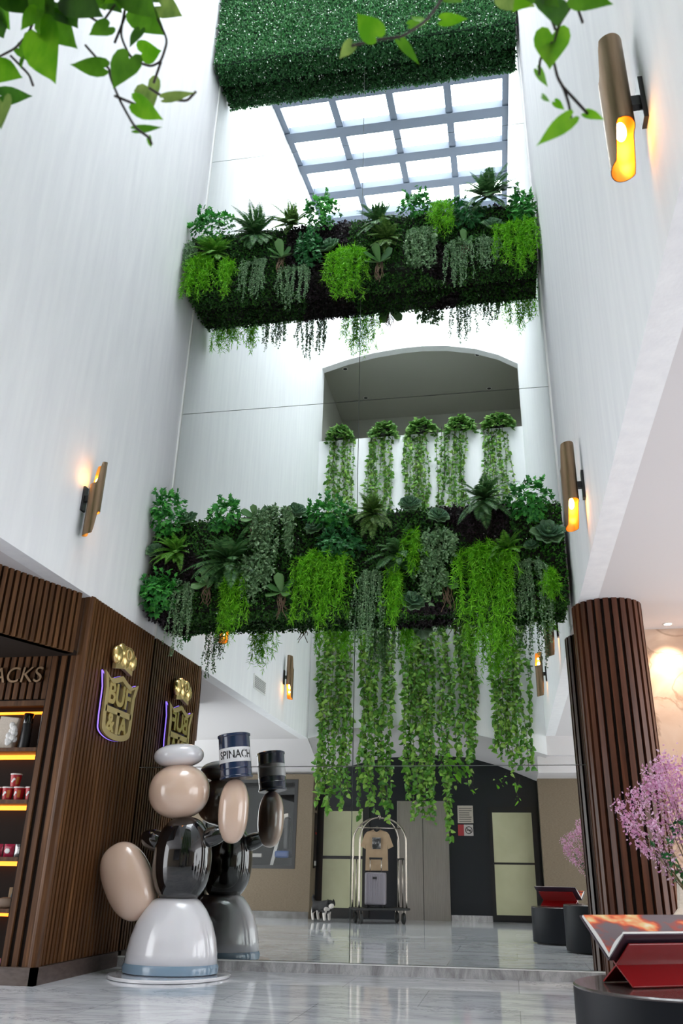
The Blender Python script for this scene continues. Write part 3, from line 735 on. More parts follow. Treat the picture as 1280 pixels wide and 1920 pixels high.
# ================================================================== right foreground: tables, book, vase, chair
def drum(loc, r, h, label):
    t = thing('side_table', label, 'table', loc, 0, 'round black drum tables')
    MB().lathe([(r * .88, 0), (r * .88, .02)], seg=64).build('recessed_foot', M['rubber'], t)
    MB().lathe([(r * .985, .02), (r, .03), (r, h - .025), (r * .995, h - .012)], seg=96).build('drum', M['table_black'], t, autosmooth=True)
    MB().lathe([(r * .995, h - .012), (r * 1.0, h - .006), (r * .985, h)], seg=96).build('table_top', M['table_top'], t, autosmooth=True)
    return t
drum((.70, -4.62, 0), .46, .475, 'low black drum table in the near right corner under the open book')
drum((1.05, -3.25, 0), .42, .552, 'taller black drum table behind the book table that carries the flower vase')
# red acrylic book cradle with the open book, spine running away to the right
BK = (.40, -4.70, .476); BR = math.radians(27)
t = thing('book_stand', 'red acrylic stand holding the open picture book on the near drum table', 'book stand', BK, BR)
def sheet(mb, p, q, x0, x1, th):
    p = np.array(p); q = np.array(q); d = (q - p) / np.linalg.norm(q - p); n_ = np.array((-d[1], d[0])) * th / 2
    mb.prism([tuple(p - n_), tuple(q - n_), tuple(q + n_), tuple(p + n_)], 0, x0, x1)
mb = MB(); sheet(mb, (.0, .078), (-.115, .168), .03, .56, .008); sheet(mb, (.0, .078), (-.115, .004), .03, .56, .008); mb.build('stand_front', M['red'], t, bevel=.002)
mb = MB(); sheet(mb, (.0, .078), (.15, .200), .03, .56, .008); sheet(mb, (.0, .078), (.115, .004), .03, .56, .008); mb.build('stand_rear', M['red'], t, bevel=.002)
b = thing('open_book', 'large open picture book with red and orange photographs lying on the red stand', 'book', (BK[0], BK[1], BK[2] + .015), BR)
def pageblock(sgn, th, up):
    mb = MB(); n = 12; hw, hh = (.135, .105) if sgn < 0 else (.20, .155)
    base = [np.array((sgn * hw * k / n, .085 + hh * k / n)) for k in range(n + 1)]
    nv = np.array((-sgn * hh, hw)); nv /= np.linalg.norm(nv)
    top = [p + nv * (th * (1 if k else .35) + up * math.sin(PI * min(1, (k / n) * 1.1))) for k, p in enumerate(base)]
    base = [p + nv * .004 for p in base]
    mb.prism([tuple(p) for p in base] + [tuple(p) for p in top[::-1]], 0, .0, .62); return mb, top
def page_mat(seed):
    m_ = mat('printed_page', (.2, .15, .15), .22); N, L, b_ = nodes(m_)
    tc = N.new('ShaderNodeTexCoord'); mp_ = N.new('ShaderNodeMapping'); mp_.inputs['Location'].default_value = (seed, seed, 0); mp_.inputs['Scale'].default_value = (5.5, 9, 0)
    n1 = N.new('ShaderNodeTexNoise'); n1.inputs['Scale'].default_value = 1.0; n1.inputs['Detail'].default_value = 3; L.new(tc.outputs['Object'], mp_.inputs[0]); L.new(mp_.outputs[0], n1.inputs['Vector'])
    rp = ramp(N, [(.46, (.13, .10, .11)), (.54, (.35, .05, .03)), (.60, (.75, .16, .05)), (.67, (.70, .50, .22)), (.74, (.80, .75, .6))]); L.new(n1.outputs['Fac'], rp.inputs[0]); L.new(rp.outputs[0], b_.inputs['Base Color']); return m_
for sgn in (-1, 1):
    pm, top = pageblock(sgn, .014, .010); pb = pm.build('page_block', M['paper'], b)
    mb = MB(); V = [(x, p[0], p[1] + .0012) for p in top for x in (.004, .616)]
    mb.add(V, [(2 * i, 2 * i + 1, 2 * i + 3, 2 * i + 2) for i in range(len(top) - 1)]); mb.build('printed_page', page_mat(3.0 + sgn), pb, smooth=True)
    e = (-.141, .192) if sgn < 0 else (.208, .247)
    mb = MB(); sheet(mb, (0, .083), e, -.006, .63, .006); mb.build('cover', mat('dark_cover', (.035, .02, .035), .3), b)
# vase with blossom branches
vx, vy, vz = 1.12, -3.25, .553
t = thing('flower_vase', 'clear glass vase on the taller drum table', 'vase', (vx, vy, vz))
MB().lathe([(.055, 0), (.06, .006), (.06, .10), (.072, .30), (.085, .34), (.081, .34), (.068, .30), (.056, .10), (.055, .012), (.0, .012)], seg=40, cap=True).build('vase_body', M['glass'], t, smooth=True)
t = thing('blossom_branches', 'bouquet of pink blossom branches in the glass vase', 'flowers', (vx, vy, vz + .02))
rg = np.random.default_rng(5); st = MB(); bl = MB(); lf = MB()
tips = [(-.40, -.02, .66), (-.42, .05, .74), (-.37, -.05, .58), (-.31, .0, .80), (-.30, .05, .50), (-.34, -.06, .70), (-.16, -.06, .86), (-.12, .08, .96), (-.06, -.05, .90), (.02, .04, 1.0), (.08, -.1, .92), (-.02, -.12, .80), (.12, -.15, .84), (-.10, .0, .78), (.2, .1, .78), (-.19, .1, .92), (.05, .15, .86), (-.13, 0, 1.0), (-.22, .1, .84), (-.25, -.08, .62)]
for k, p in enumerate(tips):
    p = np.array(p); a0 = np.array((rg.uniform(-.03, .03), rg.uniform(-.03, .03), 0)); mid = np.array((p[0] * .25, p[1] * .25, p[2] * .55))
    s_ = np.linspace(0, 1, 12)[:, None]; P = (1 - s_) ** 2 * a0 + 2 * s_ * (1 - s_) * mid + s_ ** 2 * p
    st.tube(P, np.linspace(.005, .002, 12), 5)
    n = 220 if p[2] > .77 else 120
    q = np.concatenate([P[-5:][rg.integers(0, 5, n // 2)], np.repeat(p[None], n - n // 2, 0)]) + rg.normal(0, .034 if p[2] > .77 else .022, (n, 3))
    d = nrm(rg.normal(size=(n, 3))); bl.inst(T_oval, frames(d, rg.normal(size=(n, 3)), rg.uniform(.016, .030, n)), q)
    q2 = P[4:9][rg.integers(0, 5, 4)]; d = nrm(rg.normal(size=(4, 3)) + (0, 0, .3)); lf.inst(T_oval, frames(d, rg.normal(size=(4, 3)), rg.uniform(.04, .085, 4)), q2)
st.build('branch', M['twig'], t, smooth=True); bl.build('blossom', M['flower_pink'], t); lf.build('foliage', L_['ivy_dark'], t)
# cream armchair at the right edge
t = thing('armchair', 'cream upholstered armchair at the right edge beyond the drum tables', 'chair', (1.60, -2.05, 0), math.radians(-20))
MB().lohi((-.36, -.36, .22), (.36, .30, .46)).build('seat', M['cream_fabric'], t, bevel=.05)
mb = MB(); mb.prism([(.24, .40), (.36, .40), (.43, 1.0), (.35, 1.02)], 0, -.40, .40); mb.build('backrest', M['cream_fabric'], t, bevel=.03)
for s_ in (-1, 1):
    mb = MB(); mb.prism([(-.36, .22), (.34, .22), (.36, .98), (.24, .96), (.1, .70), (-.36, .62)], 0, s_ * .36, s_ * .46); mb.build('armrest', M['cream_fabric'], t, bevel=.025)
for sx in (-1, 1):
    for sy in (-1, 1): MB().lathe([(.016, 0), (.026, .22)], (sx * .34, sy * .28, 0), 14).build('leg', M['walnut_dark'], t)

# ================================================================== things seen in the mirror: trolley, clothes, dog, signs, gym
t = thing('luggage_trolley', 'birdcage luggage trolley with polished bars and black platform before the lift', 'trolley', (-2.57, -8.45, 0), -.42)
hx, hy = .52, .31
def rounded(hx, hy, r, n=6):
    P = []
    for cx, cy, a0 in ((hx - r, hy - r, 0), (-hx + r, hy - r, 90), (-hx + r, -hy + r, 180), (hx - r, -hy + r, 270)):
        for k in range(n + 1): a = math.radians(a0 + 90 * k / n); P.append((cx + r * math.cos(a), cy + r * math.sin(a)))
    return P
MB().prism(rounded(hx, hy, .1), 2, .23, .27).build('platform', M['black_satin'], t)
MB().tube([(x, y, .25) for x, y in rounded(hx + .015, hy + .015, .11)], .018, 8, closed=True).build('bumper', M['rubber'], t, smooth=True)
for sx in (-1, 1):
    for sy in (-1, 1):
        x, y = sx * (hx - .05), sy * (hy - .05)
        P = [(x, y, z) for z in np.linspace(.27, 1.45, 10)] + [(x * (1 - (1 - math.cos(a)) * .97), y * (1 - (1 - math.cos(a)) * .97), 1.45 + .44 * math.sin(a)) for a in np.linspace(.12, PI / 2, 14)]
        MB().tube(P, .017, 10).build('frame_bar', M['chrome'], t, smooth=True)
for sx in (-1, 1):
    mb = MB()
    for y in (-.14, .14): mb.tube([(sx * (hx - .09), y, .27), (sx * (hx - .09), y, 1.13)], .013, 8)
    mb.build('side_post', M['chrome'], t, smooth=True)
    MB().lohi((sx * (hx - .09) - .02, -.2, 1.12), (sx * (hx - .09) + .02, .2, 1.15)).build('side_rail', M['black_satin'], t, bevel=.006)
MB().ell((0, 0, 1.91), (.035, .035, .035), seg=16, rings=10).tube([(0, 0, 1.86), (0, 0, 1.96)], .012, 8).build('finial', M['chrome'], t, smooth=True)
MB().tube([(-.44, 0, 1.70), (.44, 0, 1.70)], .012, 8).build('hanging_bar', M['chrome'], t, smooth=True)
for sx in (-1, 1):
    for sy in (-1, 1):
        wx, wy = sx * (hx - .1), sy * (hy - .09)
        w_ = MB().tube([(wx - .02, wy, .095), (wx + .02, wy, .095)], .095, 24); w_.tube([(wx - .024, wy, .095), (wx + .024, wy, .095)], .05, 16); w = w_.build('wheel', M['rubber'], t, autosmooth=True)
        MB().lohi((wx - .034, wy - .012, .085), (wx - .026, wy + .012, .23)).lohi((wx + .026, wy - .012, .085), (wx + .034, wy + .012, .23)).build('caster_fork', M['chrome'], w)
        MB().tube([(wx - .028, wy, .095), (wx + .028, wy, .095)], .022, 14).build('hub', M['chrome'], w)
tan = noise_mat('tan_jersey', [(.3, (.36, .25, .155)), (.7, (.42, .30, .19))], 8, (1, 1, 1), .85, 4)
t = thing('t_shirt', 'tan t-shirt with a square dark print hanging on the luggage trolley', 'shirt', (-2.62, -8.43, 0))
half = [(.085, 1.66), (.20, 1.625), (.245, 1.58), (.33, 1.36), (.225, 1.31), (.215, 1.40), (.225, .92)]
front = [(-.0, 1.615), (.05, 1.63)] + half; P = front + [(-x, z) for x, z in front[::-1][:-1]]
mb = MB(); n = len(P); V = []; 
for s in (-1, 1):
    for x, z in P: V.append((x, s * (.045 if abs(x) < .2 and z < 1.6 else .015) + .012 * math.sin(x * 30), z))
from mathutils.geometry import tessellate_polygon
tr = tessellate_polygon([[Vector((x, 0, z)) for x, z in P]])
F = [tuple(f) for f in tr] + [tuple(i + n for i in f[::-1]) for f in tr] + [(i, (i + 1) % n, n + (i + 1) % n, n + i) for i in range(n)]
mb.add(V, F); mb.build('shirt_body', tan, t)
MB().tube([(-.075, .03, 1.665), (-.04, .05, 1.63), (0, .055, 1.615), (.04, .05, 1.63), (.075, .03, 1.665)], .008, 6).build('collar', tan, t, smooth=True)
pr = noise_mat('dark_print', [(.42, (.012, .012, .013)), (.52, (.08, .08, .085)), (.62, (.42, .41, .40))], 9, (1, 1, 1), .7, 3)
MB().lohi((-.085, .054, 1.31), (.085, .058, 1.52)).build('shirt_print', pr, t)
h = thing('coat_hanger', 'dark hanger carrying the tan t-shirt on the trolley bar', 'hanger', (-2.62, -8.43, 0))
MB().tube([(-.19, 0, 1.605), (-.02, 0, 1.655), (0, 0, 1.66), (.02, 0, 1.655), (.19, 0, 1.605)], .008, 6).build('hanger_arm', M['black_satin'], h, smooth=True)
MB().tube([(0, 0, 1.66), (0, 0, 1.69)] + [(.02 * math.sin(a), 0, 1.705 - .02 * math.cos(a) + .005) for a in np.linspace(.3, 5, 12)], .004, 6).build('hook', M['chrome'], h, smooth=True)
t = thing('suitcase', 'grey ribbed suitcase with raised handle standing on the luggage trolley', 'suitcase', (-2.62, -8.30, .27))
gs = mat('grey_shell', (.23, .21, .24), .38)
mb = MB(); mb.lohi((-.20, -.11, .05), (.20, .11, .62))
cs = mb.build('case_shell', gs, t, bevel=.03)
mb = MB()
for k in range(7): mb.lohi((-.17 + .051 * k, .108, .08), (-.15 + .051 * k, .118, .59))
mb.build('ribs', gs, cs, bevel=.003)
MB().lohi((-.04, .118, .50), (.04, .126, .54)).build('lock', M['black_satin'], cs)
mb = MB(); mb.tube([(-.11, 0, .62), (-.11, 0, .86)], .008, 8); mb.tube([(.11, 0, .62), (.11, 0, .86)], .008, 8); mb.build('handle_post', M['chrome'], t, smooth=True)
MB().lohi((-.13, -.018, .85), (.13, .018, .885)).build('handle_grip', M['black_satin'], t, bevel=.008)
for sx in (-1, 1):
    for sy in (-1, 1): MB().tube([(sx * .15 - .012, sy * .07, .025), (sx * .15 + .012, sy * .07, .025)], .025, 14).build('wheel', M['rubber'], t)

# small black and white dog on the floor, head lowered, looking to its front left
def skin_obj(name, verts, edges, radii, material, parent, root=0, sub=2):
    me = bpy.data.meshes.new(name); me.from_pydata(verts, edges, []); me.materials.append(material)
    o = bpy.data.objects.new(name, me); COL.objects.link(o); o.parent = parent
    s = o.modifiers.new('skin', 'SKIN'); s.use_smooth_shade = True
    for v, r in zip(me.skin_vertices[0].data, radii): v.radius = r if isinstance(r, tuple) else (r, r); v.use_root = False
    me.skin_vertices[0].data[root].use_root = True
    d = o.modifiers.new('sub', 'SUBSURF'); d.levels = sub; d.render_levels = sub
    return o
dm = mat('dog_coat', (.02, .02, .02), .8); N, L, b_ = nodes(dm)
tc = N.new('ShaderNodeTexCoord'); nz = N.new('ShaderNodeTexNoise'); nz.inputs['Scale'].default_value = 9; sx_ = N.new('ShaderNodeSeparateXYZ'); L.new(tc.outputs['Object'], sx_.inputs[0]); L.new(tc.outputs['Object'], nz.inputs[0])
ad = N.new('ShaderNodeMath'); ad.operation = 'MULTIPLY_ADD'; ad.inputs[1].default_value = .14; L.new(nz.outputs[0], ad.inputs[0]); L.new(sx_.outputs[2], ad.inputs[2])
rp = ramp(N, [(.20, (.62, .58, .54)), (.215, (.016, .015, .016))]); L.new(ad.outputs[0], rp.inputs[0])
last = rp.outputs[0]
for ctr, rad in (((.285, .085, .225), .062), ((-.20, .02, .17), .085), ((.14, .04, .20), .06)):      # white face, rump and chest
    dn = N.new('ShaderNodeVectorMath'); dn.operation = 'DISTANCE'; dn.inputs[1].default_value = ctr; L.new(tc.outputs['Object'], dn.inputs[0])
    lt = N.new('ShaderNodeMath'); lt.operation = 'LESS_THAN'; lt.inputs[1].default_value = rad; L.new(dn.outputs['Value'], lt.inputs[0])
    mx_ = N.new('ShaderNodeMixRGB'); mx_.inputs[2].default_value = (.62, .58, .54, 1); L.new(lt.outputs[0], mx_.inputs[0]); L.new(last, mx_.inputs[1]); last = mx_.outputs[0]
L.new(last, b_.inputs['Base Color'])
t = thing('dog', 'small black and white dog standing on the marble floor near the shop wall', 'dog', (-3.68, -8.45, 0), .55); t.scale = (1.15, 1.15, 1.15)
V = [(-.13, 0, .25), (-.02, 0, .24), (.10, .01, .25), (.17, .03, .28), (.225, .05, .285), (.27, .075, .245), (.295, .09, .215),
     (-.15, .06, .20), (-.18, .065, .12), (-.155, .065, .02), (-.15, -.06, .20), (-.18, -.065, .12), (-.155, -.065, .02),
     (.10, .065, .19), (.095, .065, .10), (.11, .065, .02), (.10, -.055, .19), (.095, -.055, .10), (.11, -.055, .02),
     (-.20, 0, .29), (-.26, -.02, .36), (-.24, -.03, .41)]
E_ = [(0, 1), (1, 2), (2, 3), (3, 4), (4, 5), (5, 6), (0, 7), (7, 8), (8, 9), (0, 10), (10, 11), (11, 12), (2, 13), (13, 14), (14, 15), (2, 16), (16, 17), (17, 18), (0, 19), (19, 20), (20, 21)]
R_ = [.085, .082, .092, .068, .072, .042, .026, .052, .026, .024, .052, .026, .024, .045, .026, .025, .045, .026, .025, .03, .028, .02]
skin_obj('dog_body', V, E_, R_, dm, t)
mb = MB(); mb.ell((.215, .125, .30), (.022, .016, .055), Matrix.Rotation(.35, 3, 'X'), 14, 10); mb.ell((.235, -.02, .30), (.022, .016, .055), Matrix.Rotation(-.35, 3, 'X'), 14, 10); mb.build('ear', mat('dog_ear_black', (.014, .013, .014), .85), t, smooth=True)
MB().ell((.312, .10, .212), (.013, .013, .010), None, 12, 8).build('nose', M['black_gloss'], t, smooth=True)
mb = MB(); mb.ell((.275, .045, .295), (.008, .008, .008), None, 10, 8); mb.ell((.245, .11, .292), (.008, .008, .008), None, 10, 8); mb.build('eye', M['black_gloss'], t, smooth=True)

def sign(name, label, lo, hi):
    t = thing(name, label, 'sign', ((lo[0] + hi[0]) / 2, YE, (lo[1] + hi[1]) / 2)); return t, (hi[0] - lo[0]) / 2, (hi[1] - lo[1]) / 2
t, a, b2 = sign('notice_sign', 'pale notice with lines of small print on the black wall right of the lift', (-1.09, 1.87), (-.76, 2.22))
MB().lohi((-a, .003, -b2), (a, .012, b2)).build('sign_plate', noise_mat('notice_beige', [(.3, (.36, .33, .28)), (.7, (.42, .385, .33))], 3), t)
mb = MB(); rg2 = random.Random(2)
for k in range(7): mb.lohi((-a * .82, .012, b2 * (.72 - .25 * k)), (a * rg2.uniform(.5, .85), .0135, b2 * (.72 - .25 * k) - .016))
mb.build('print_lines', mat('notice_ink', (.10, .09, .08), .6), t)
t, a, b2 = sign('no_smoking_sign', 'red and white no smoking sign below the pale notice on the black wall', (-1.09, 1.62), (-.77, 1.84))
MB().lohi((-a, .003, -b2), (a, .010, b2)).build('sign_plate', mat('sign_white', (.45, .42, .40), .5), t)
# seen in the mirror the red half is on the left, so it is at -x here
MB().prism([(-a, -b2)] + [(-.035 - .0 * k, -b2 + 2 * b2 * k / 4) for k in range(5)] + [(-a, b2)], 1, .010, .012).build('red_field', mat('sign_red', (.30, .03, .035), .5), t)
mb = MB(); cx = a * .42
mb.tube([(cx + .068 * math.cos(q), .013, .068 * math.sin(q)) for q in np.linspace(0, 2 * PI, 28, endpoint=False)], .008, 6, closed=True)
mb.tube([(cx - .047, .013, .047), (cx + .047, .013, -.047)], .007, 6); mb.build('prohibition_ring', M['ink'], t, smooth=True)
MB().lohi((cx - .045, .011, -.009), (cx + .045, .013, .009)).build('cigarette', M['ink'], t)
# call panel on the return of the brown pier
t = thing('call_panel', 'tall dark lift call panel with vent slots on the brown pier', 'panel', (-4.16, -9.68, 0))
MB().lohi((0, -.10, .95), (.02, .10, 2.05)).build('panel_plate', mat('panel_dark', (.035, .028, .024), .3), t)
mb = MB()
for y in (-.055, 0, .055): mb.lohi((0, y - .014, 2.1), (.006, y + .014, 2.33))
mb.build('vent_slot', M['ink'], t)
for y in (-.05, .05): MB().lohi((.02, y - .022, 1.0), (.026, y + .022, 1.09)).build('call_button', M['paper'], t)
mb = MB(); rg2 = random.Random(7)
for k in range(4): mb.lohi((.02, -.075 + .04 * k, 1.62), (.023, -.05 + .04 * k, 1.66))
mb.build('red_indicator', mat('indicator_red', (.35, .04, .03), .5), t)

# gym machines behind the shop window
t = thing('exercise_machine', 'white framed exercise machine with blue seat behind the shop window', 'gym machine', (-5.5, -10.5, 0))
wf = mat('white_frame', (.55, .55, .54), .35)
mb = MB(); mb.box((.25, 0, 1.25), (.08, .1, 1.6), ry=.22); mb.box((.36, 0, 2.02), (.35, .1, .08), ry=-.2); mb.box((.0, .0, .45), (.9, .1, .1)); mb.box((-.35, 0, 1.2), (.6, .08, .08)); mb.box((-.62, 0, .9), (.08, .1, 1.5)); mb.box((.1, 0, .06), (1.2, .5, .08)); mb.build('machine_frame', wf, t, bevel=.01)
MB().lohi((.28, -.18, 1.15), (.62, .18, 1.30)).build('seat', mat('blue_vinyl', (.015, .075, .28), .4), t, bevel=.04)
MB().lohi((.45, -.05, 1.32), (.58, .12, 2.0)).build('backrest', M['black_satin'], t, bevel=.04)
mb = MB()
for k in range(9): mb.lohi((-.75, -.1, .5 + .06 * k), (-.5, .1, .55 + .06 * k))
mb.build('weight_plates', mat('plate_grey', (.12, .12, .12), .4, .5), t)
t = thing('exercise_bench', 'dark low exercise bench behind the shop window', 'bench', (-6.75, -10.35, 0), 1.5)
MB().lohi((-.55, -.18, .95), (.55, .18, 1.08)).build('bench_pad', M['black_satin'], t, bevel=.03)
for x in (-.45, .45): MB().lohi((x - .04, -.15, 0), (x + .04, .15, .95)).build('leg', wf, t)
downlight((-5.3, -10.2, 2.83), .07, 'added ceiling downlight that lights the gym behind the shop window', 14)  # made-up lamp, added to light the machines through the window

# ================================================================== plant builders (local: +Z up, -Y out of the wall)
def g_fern(rng, R, nf=22, w=.24, stiff=.0):
    mb = MB(); st = MB()
    for i in range(nf):
        phi = 2 * PI * (i + rng.uniform(-.3, .3)) / nf; th = math.radians(rng.uniform(20, 72))
        d = np.array((math.sin(th) * math.cos(phi), -math.cos(th) * .9, math.sin(th) * math.sin(phi) + .25)); d /= np.linalg.norm(d)
        L = R * rng.uniform(1.0, 1.55); p = np.zeros(3); P = [p]
        for k in range(10):
            p = p + d * L / 10; d = d + np.array((0, 0, -.13)) ; d /= np.linalg.norm(d); P.append(p)
        P = np.array(P); P[:, 1] = np.minimum(P[:, 1], .01)
        s = np.linspace(.06, .99, 26); Q, T = along(P, s)
        up = np.array((0, -.55, 1.)); nn = nrm(up - T * (T @ up)[:, None]); side = np.cross(T, nn)
        ln = R * w * np.sin(PI * np.clip(s, .0, 1) ** .62) ** .8 * rng.uniform(.85, 1.1) + .006
        for sg in (-1, 1):
            dd = side * sg + T * .38 + np.array((0, 0, -.12))
            mb.inst(T_pinna, frames(dd, nn + rng.normal(0, .15, nn.shape), ln), Q)
        mb.tube(P, np.linspace(.005, .002, 11), 3, cap=False)
    return mb
def g_ivy(rng, rx, rz, n=None, size=.062, T=None):
    mb = MB(); n = n or int(190 * (rx * rz) / .05) + 50
    a = rng.uniform(0, 2 * PI, n); r = np.sqrt(rng.uniform(0, 1, n)) * rng.uniform(.8, 1.15, n)
    P = np.stack([r * np.cos(a) * rx, -.04 - .17 * (1 - np.clip(r, 0, 1) ** 2) * rng.uniform(.4, 1, n), r * np.sin(a) * rz], 1)
    out = np.stack([np.cos(a) * r, -np.full(n, .9), np.sin(a) * r + .5], 1) + rng.normal(0, .35, (n, 3))
    d = np.stack([np.cos(a) * r * .8, -np.full(n, .3), -.35 + .7 * np.sin(a) * r], 1) + rng.normal(0, .45, (n, 3))
    mb.inst(T if T is not None else T_ivy, frames(d, out, size * rng.uniform(.6, 1.25, n)), P)
    k = 5     # a few sprigs that stand out of the clump
    for i in range(k):
        b = rng.uniform(.15, .85) * PI; q = np.array((math.cos(b) * rx * .8, -.1, math.sin(b) * rz * .7)); e = q + np.array((rng.uniform(-.06, .06), -.05, rng.uniform(.06, .14)))
        S_ = np.linspace(0, 1, 6)[:, None]; Pp = q + (e - q) * S_; mb.tube(Pp, .0025, 3, cap=False)
        d = nrm(rng.normal(0, .6, (6, 3)) + (0, -.4, .2)); mb.inst(T_ivy if T is None else T, frames(d, rng.normal(0, .4, (6, 3)) + (0, -1, .3), size * rng.uniform(.6, 1, 6)), Pp)
    return mb
def hang_paths(rng, w, L, n, out=.10, spread=.05, arch=.11):
    Ps = []
    for i in range(n):
        x0 = rng.uniform(-w, w) * .85; l = L * (.30 + .72 * rng.uniform(0, 1) ** .7) * (1 - .3 * abs(x0) / w); s = np.linspace(0, 1, 12)
        o = out * rng.uniform(.5, 1.3)
        y = -.02 - o * np.clip(np.sin(np.minimum(s * 3.2, 1.57)), 0, 1)
        x = x0 * (.45 + .75 * np.minimum(1, s * 3.5)) + rng.normal(0, spread) * s + .012 * np.sin(s * rng.uniform(5, 12) + rng.uniform(0, 6))
        z = arch * rng.uniform(.3, 1.2) * np.sin(np.minimum(s * 5, PI)) * (1.15 - abs(x0) / w) - l * s ** 1.25 + rng.uniform(-.02, .06)
        Ps.append(np.stack([x, y, z], 1))
    return Ps
def g_lime(rng, w, L, dens=1.0):
    mb = MB(); n = int((14 + 170 * w) * dens)
    for P in hang_paths(rng, w, L, n, .15, .05):
        l = np.linalg.norm(np.diff(P, axis=0), axis=1).sum(); k = int(l / .0075)
        s = rng.uniform(0, 1, k); Q, T = along(P, s)
        d = rng.normal(0, .75, (k, 3)) + T * .9
        mb.inst(T_needle, frames(d, rng.normal(size=(k, 3)), rng.uniform(.035, .085, k)), Q)
    return mb
def g_trail(rng, w, L, T=None, size=.022, step=.008, nmul=1.0, out=.09):
    mb = MB(); n = int((10 + 130 * w) * nmul)
    for P in hang_paths(rng, w, L, n, out, .03):
        l = np.linalg.norm(np.diff(P, axis=0), axis=1).sum(); k = int(l / step)
        s = np.sort(rng.uniform(0, 1, k)); Q, Tn = along(P, s)
        d = rng.normal(0, .7, (k, 3)) + np.array((0, -.35, -.45))
        mb.inst(T if T is not None else T_small, frames(d, rng.normal(0, .5, (k, 3)) + (0, -1, .35), size * rng.uniform(.6, 1.25, k)), Q + rng.normal(0, .006, (k, 3)))
        mb.tube(P, .0015, 3, cap=False)
    return mb
def g_rosette(rng, R, tilt=.5):
    mb = MB(); ax = nrm(np.array((rng.uniform(-.3, .3), -.85, tilt))); a = nrm(np.cross(ax, (1, 0, .2))); b = np.cross(ax, a)
    for ring, (n, op, s) in enumerate(((9, 1.25, 1.0), (8, .95, .85), (6, .62, .62), (4, .3, .40))):
        for k in range(n):
            t = 2 * PI * (k + .5 * ring) / n + rng.uniform(-.12, .12); rad = math.cos(t) * a + math.sin(t) * b
            d = rad * math.sin(op) + ax * math.cos(op); nn = ax * math.sin(op) - rad * math.cos(op)
            mb.inst(T_succ, frames(d[None], nn[None], [R * s * rng.uniform(.9, 1.1)]), (ax * .02 * ring)[None])
    return mb
def g_paddle(rng, R):
    lf = MB(); rt = MB()
    for k, (x, z) in enumerate(((-.8, .25), (.75, .3), (-.15, .95), (.5, -.35), (-.55, -.4))):
        d = nrm(np.array((x, -.45, z))) ; nn = np.array((0, -1, .45)) + rng.normal(0, .2, 3)
        lf.inst(T_paddle, frames(d[None], nn[None], [R * rng.uniform(.85, 1.25)]), np.array([[0, -.03, 0]]))
    for k in range(12):
        x0 = rng.uniform(-.05, .05); l = R * rng.uniform(.8, 1.7); s = np.linspace(0, 1, 9)
        P = np.stack([x0 + .03 * np.sin(s * rng.uniform(4, 9) + rng.uniform(0, 6)) * s, -.04 - .05 * s * (1 - s) * 2 + .012 * np.sin(s * 9), -.02 - l * s], 1)
        rt.tube(P, .0045, 4, cap=False)
    return lf, rt

PLANTS = 0
def plant(kind, x, z, dims, label, plane, group):
    global PLANTS; PLANTS += 1
    rng = np.random.default_rng(100 + PLANTS)
    nm, cat, grp = {'fern': ('boston_fern', 'fern', 'ferns in the plant boxes'), 'fern_mid': ('boston_fern', 'fern', 'ferns in the plant boxes'), 'fern_olive': ('boston_fern', 'fern', 'ferns in the plant boxes'),
                    'ivy': ('ivy_bush', 'ivy', 'ivy clumps in the plant boxes'), 'ivy_dark': ('ivy_bush', 'ivy', 'ivy clumps in the plant boxes'), 'lime': ('asparagus_fern', 'hanging fern', 'lime green hanging ferns in the plant boxes'),
                    'gray': ('trailing_plant', 'hanging plant', 'grey green trailing plants in the plant boxes'), 'adi': ('maidenhair_plant', 'hanging plant', 'grey green maidenhair plants in the plant boxes'),
                    'succ': ('succulent_rosette', 'succulent', 'succulent rosettes in the plant boxes'), 'paddle': ('paddle_orchid', 'orchid', 'broad leaved orchids in the plant boxes')}[kind]
    loc = (x, plane, z)
    if kind.startswith('fern'): o = g_fern(rng, dims[0], 24 if dims[0] > .35 else 20).build(nm, L_[kind], loc=loc)
    elif kind.startswith('ivy'): o = g_ivy(rng, dims[0], dims[1]).build(nm, L_[kind], loc=loc)
    elif kind == 'lime': o = g_lime(rng, dims[0], dims[1]).build(nm, L_['lime'], loc=loc)
    elif kind == 'gray': o = g_trail(rng, dims[0], dims[1]).build(nm, L_['gray'], loc=loc)
    elif kind == 'adi': o = g_trail(rng, dims[0], dims[1], T_oval, .05, .015, 1.2, .12).build(nm, L_['adi'], loc=loc)
    elif kind == 'succ': o = g_rosette(rng, dims[0]).build(nm, L_['succ'], loc=loc, smooth=True)
    else:
        o = thing(nm, label, cat, loc); lf, rt = g_paddle(rng, dims[0])
        lf.build('foliage', L_['paddle'], o, smooth=True); rt.build('aerial_roots', M['root'], o, smooth=True)['label'] = 'brown hanging aerial roots'
    tag(o, label, cat, grp); return o

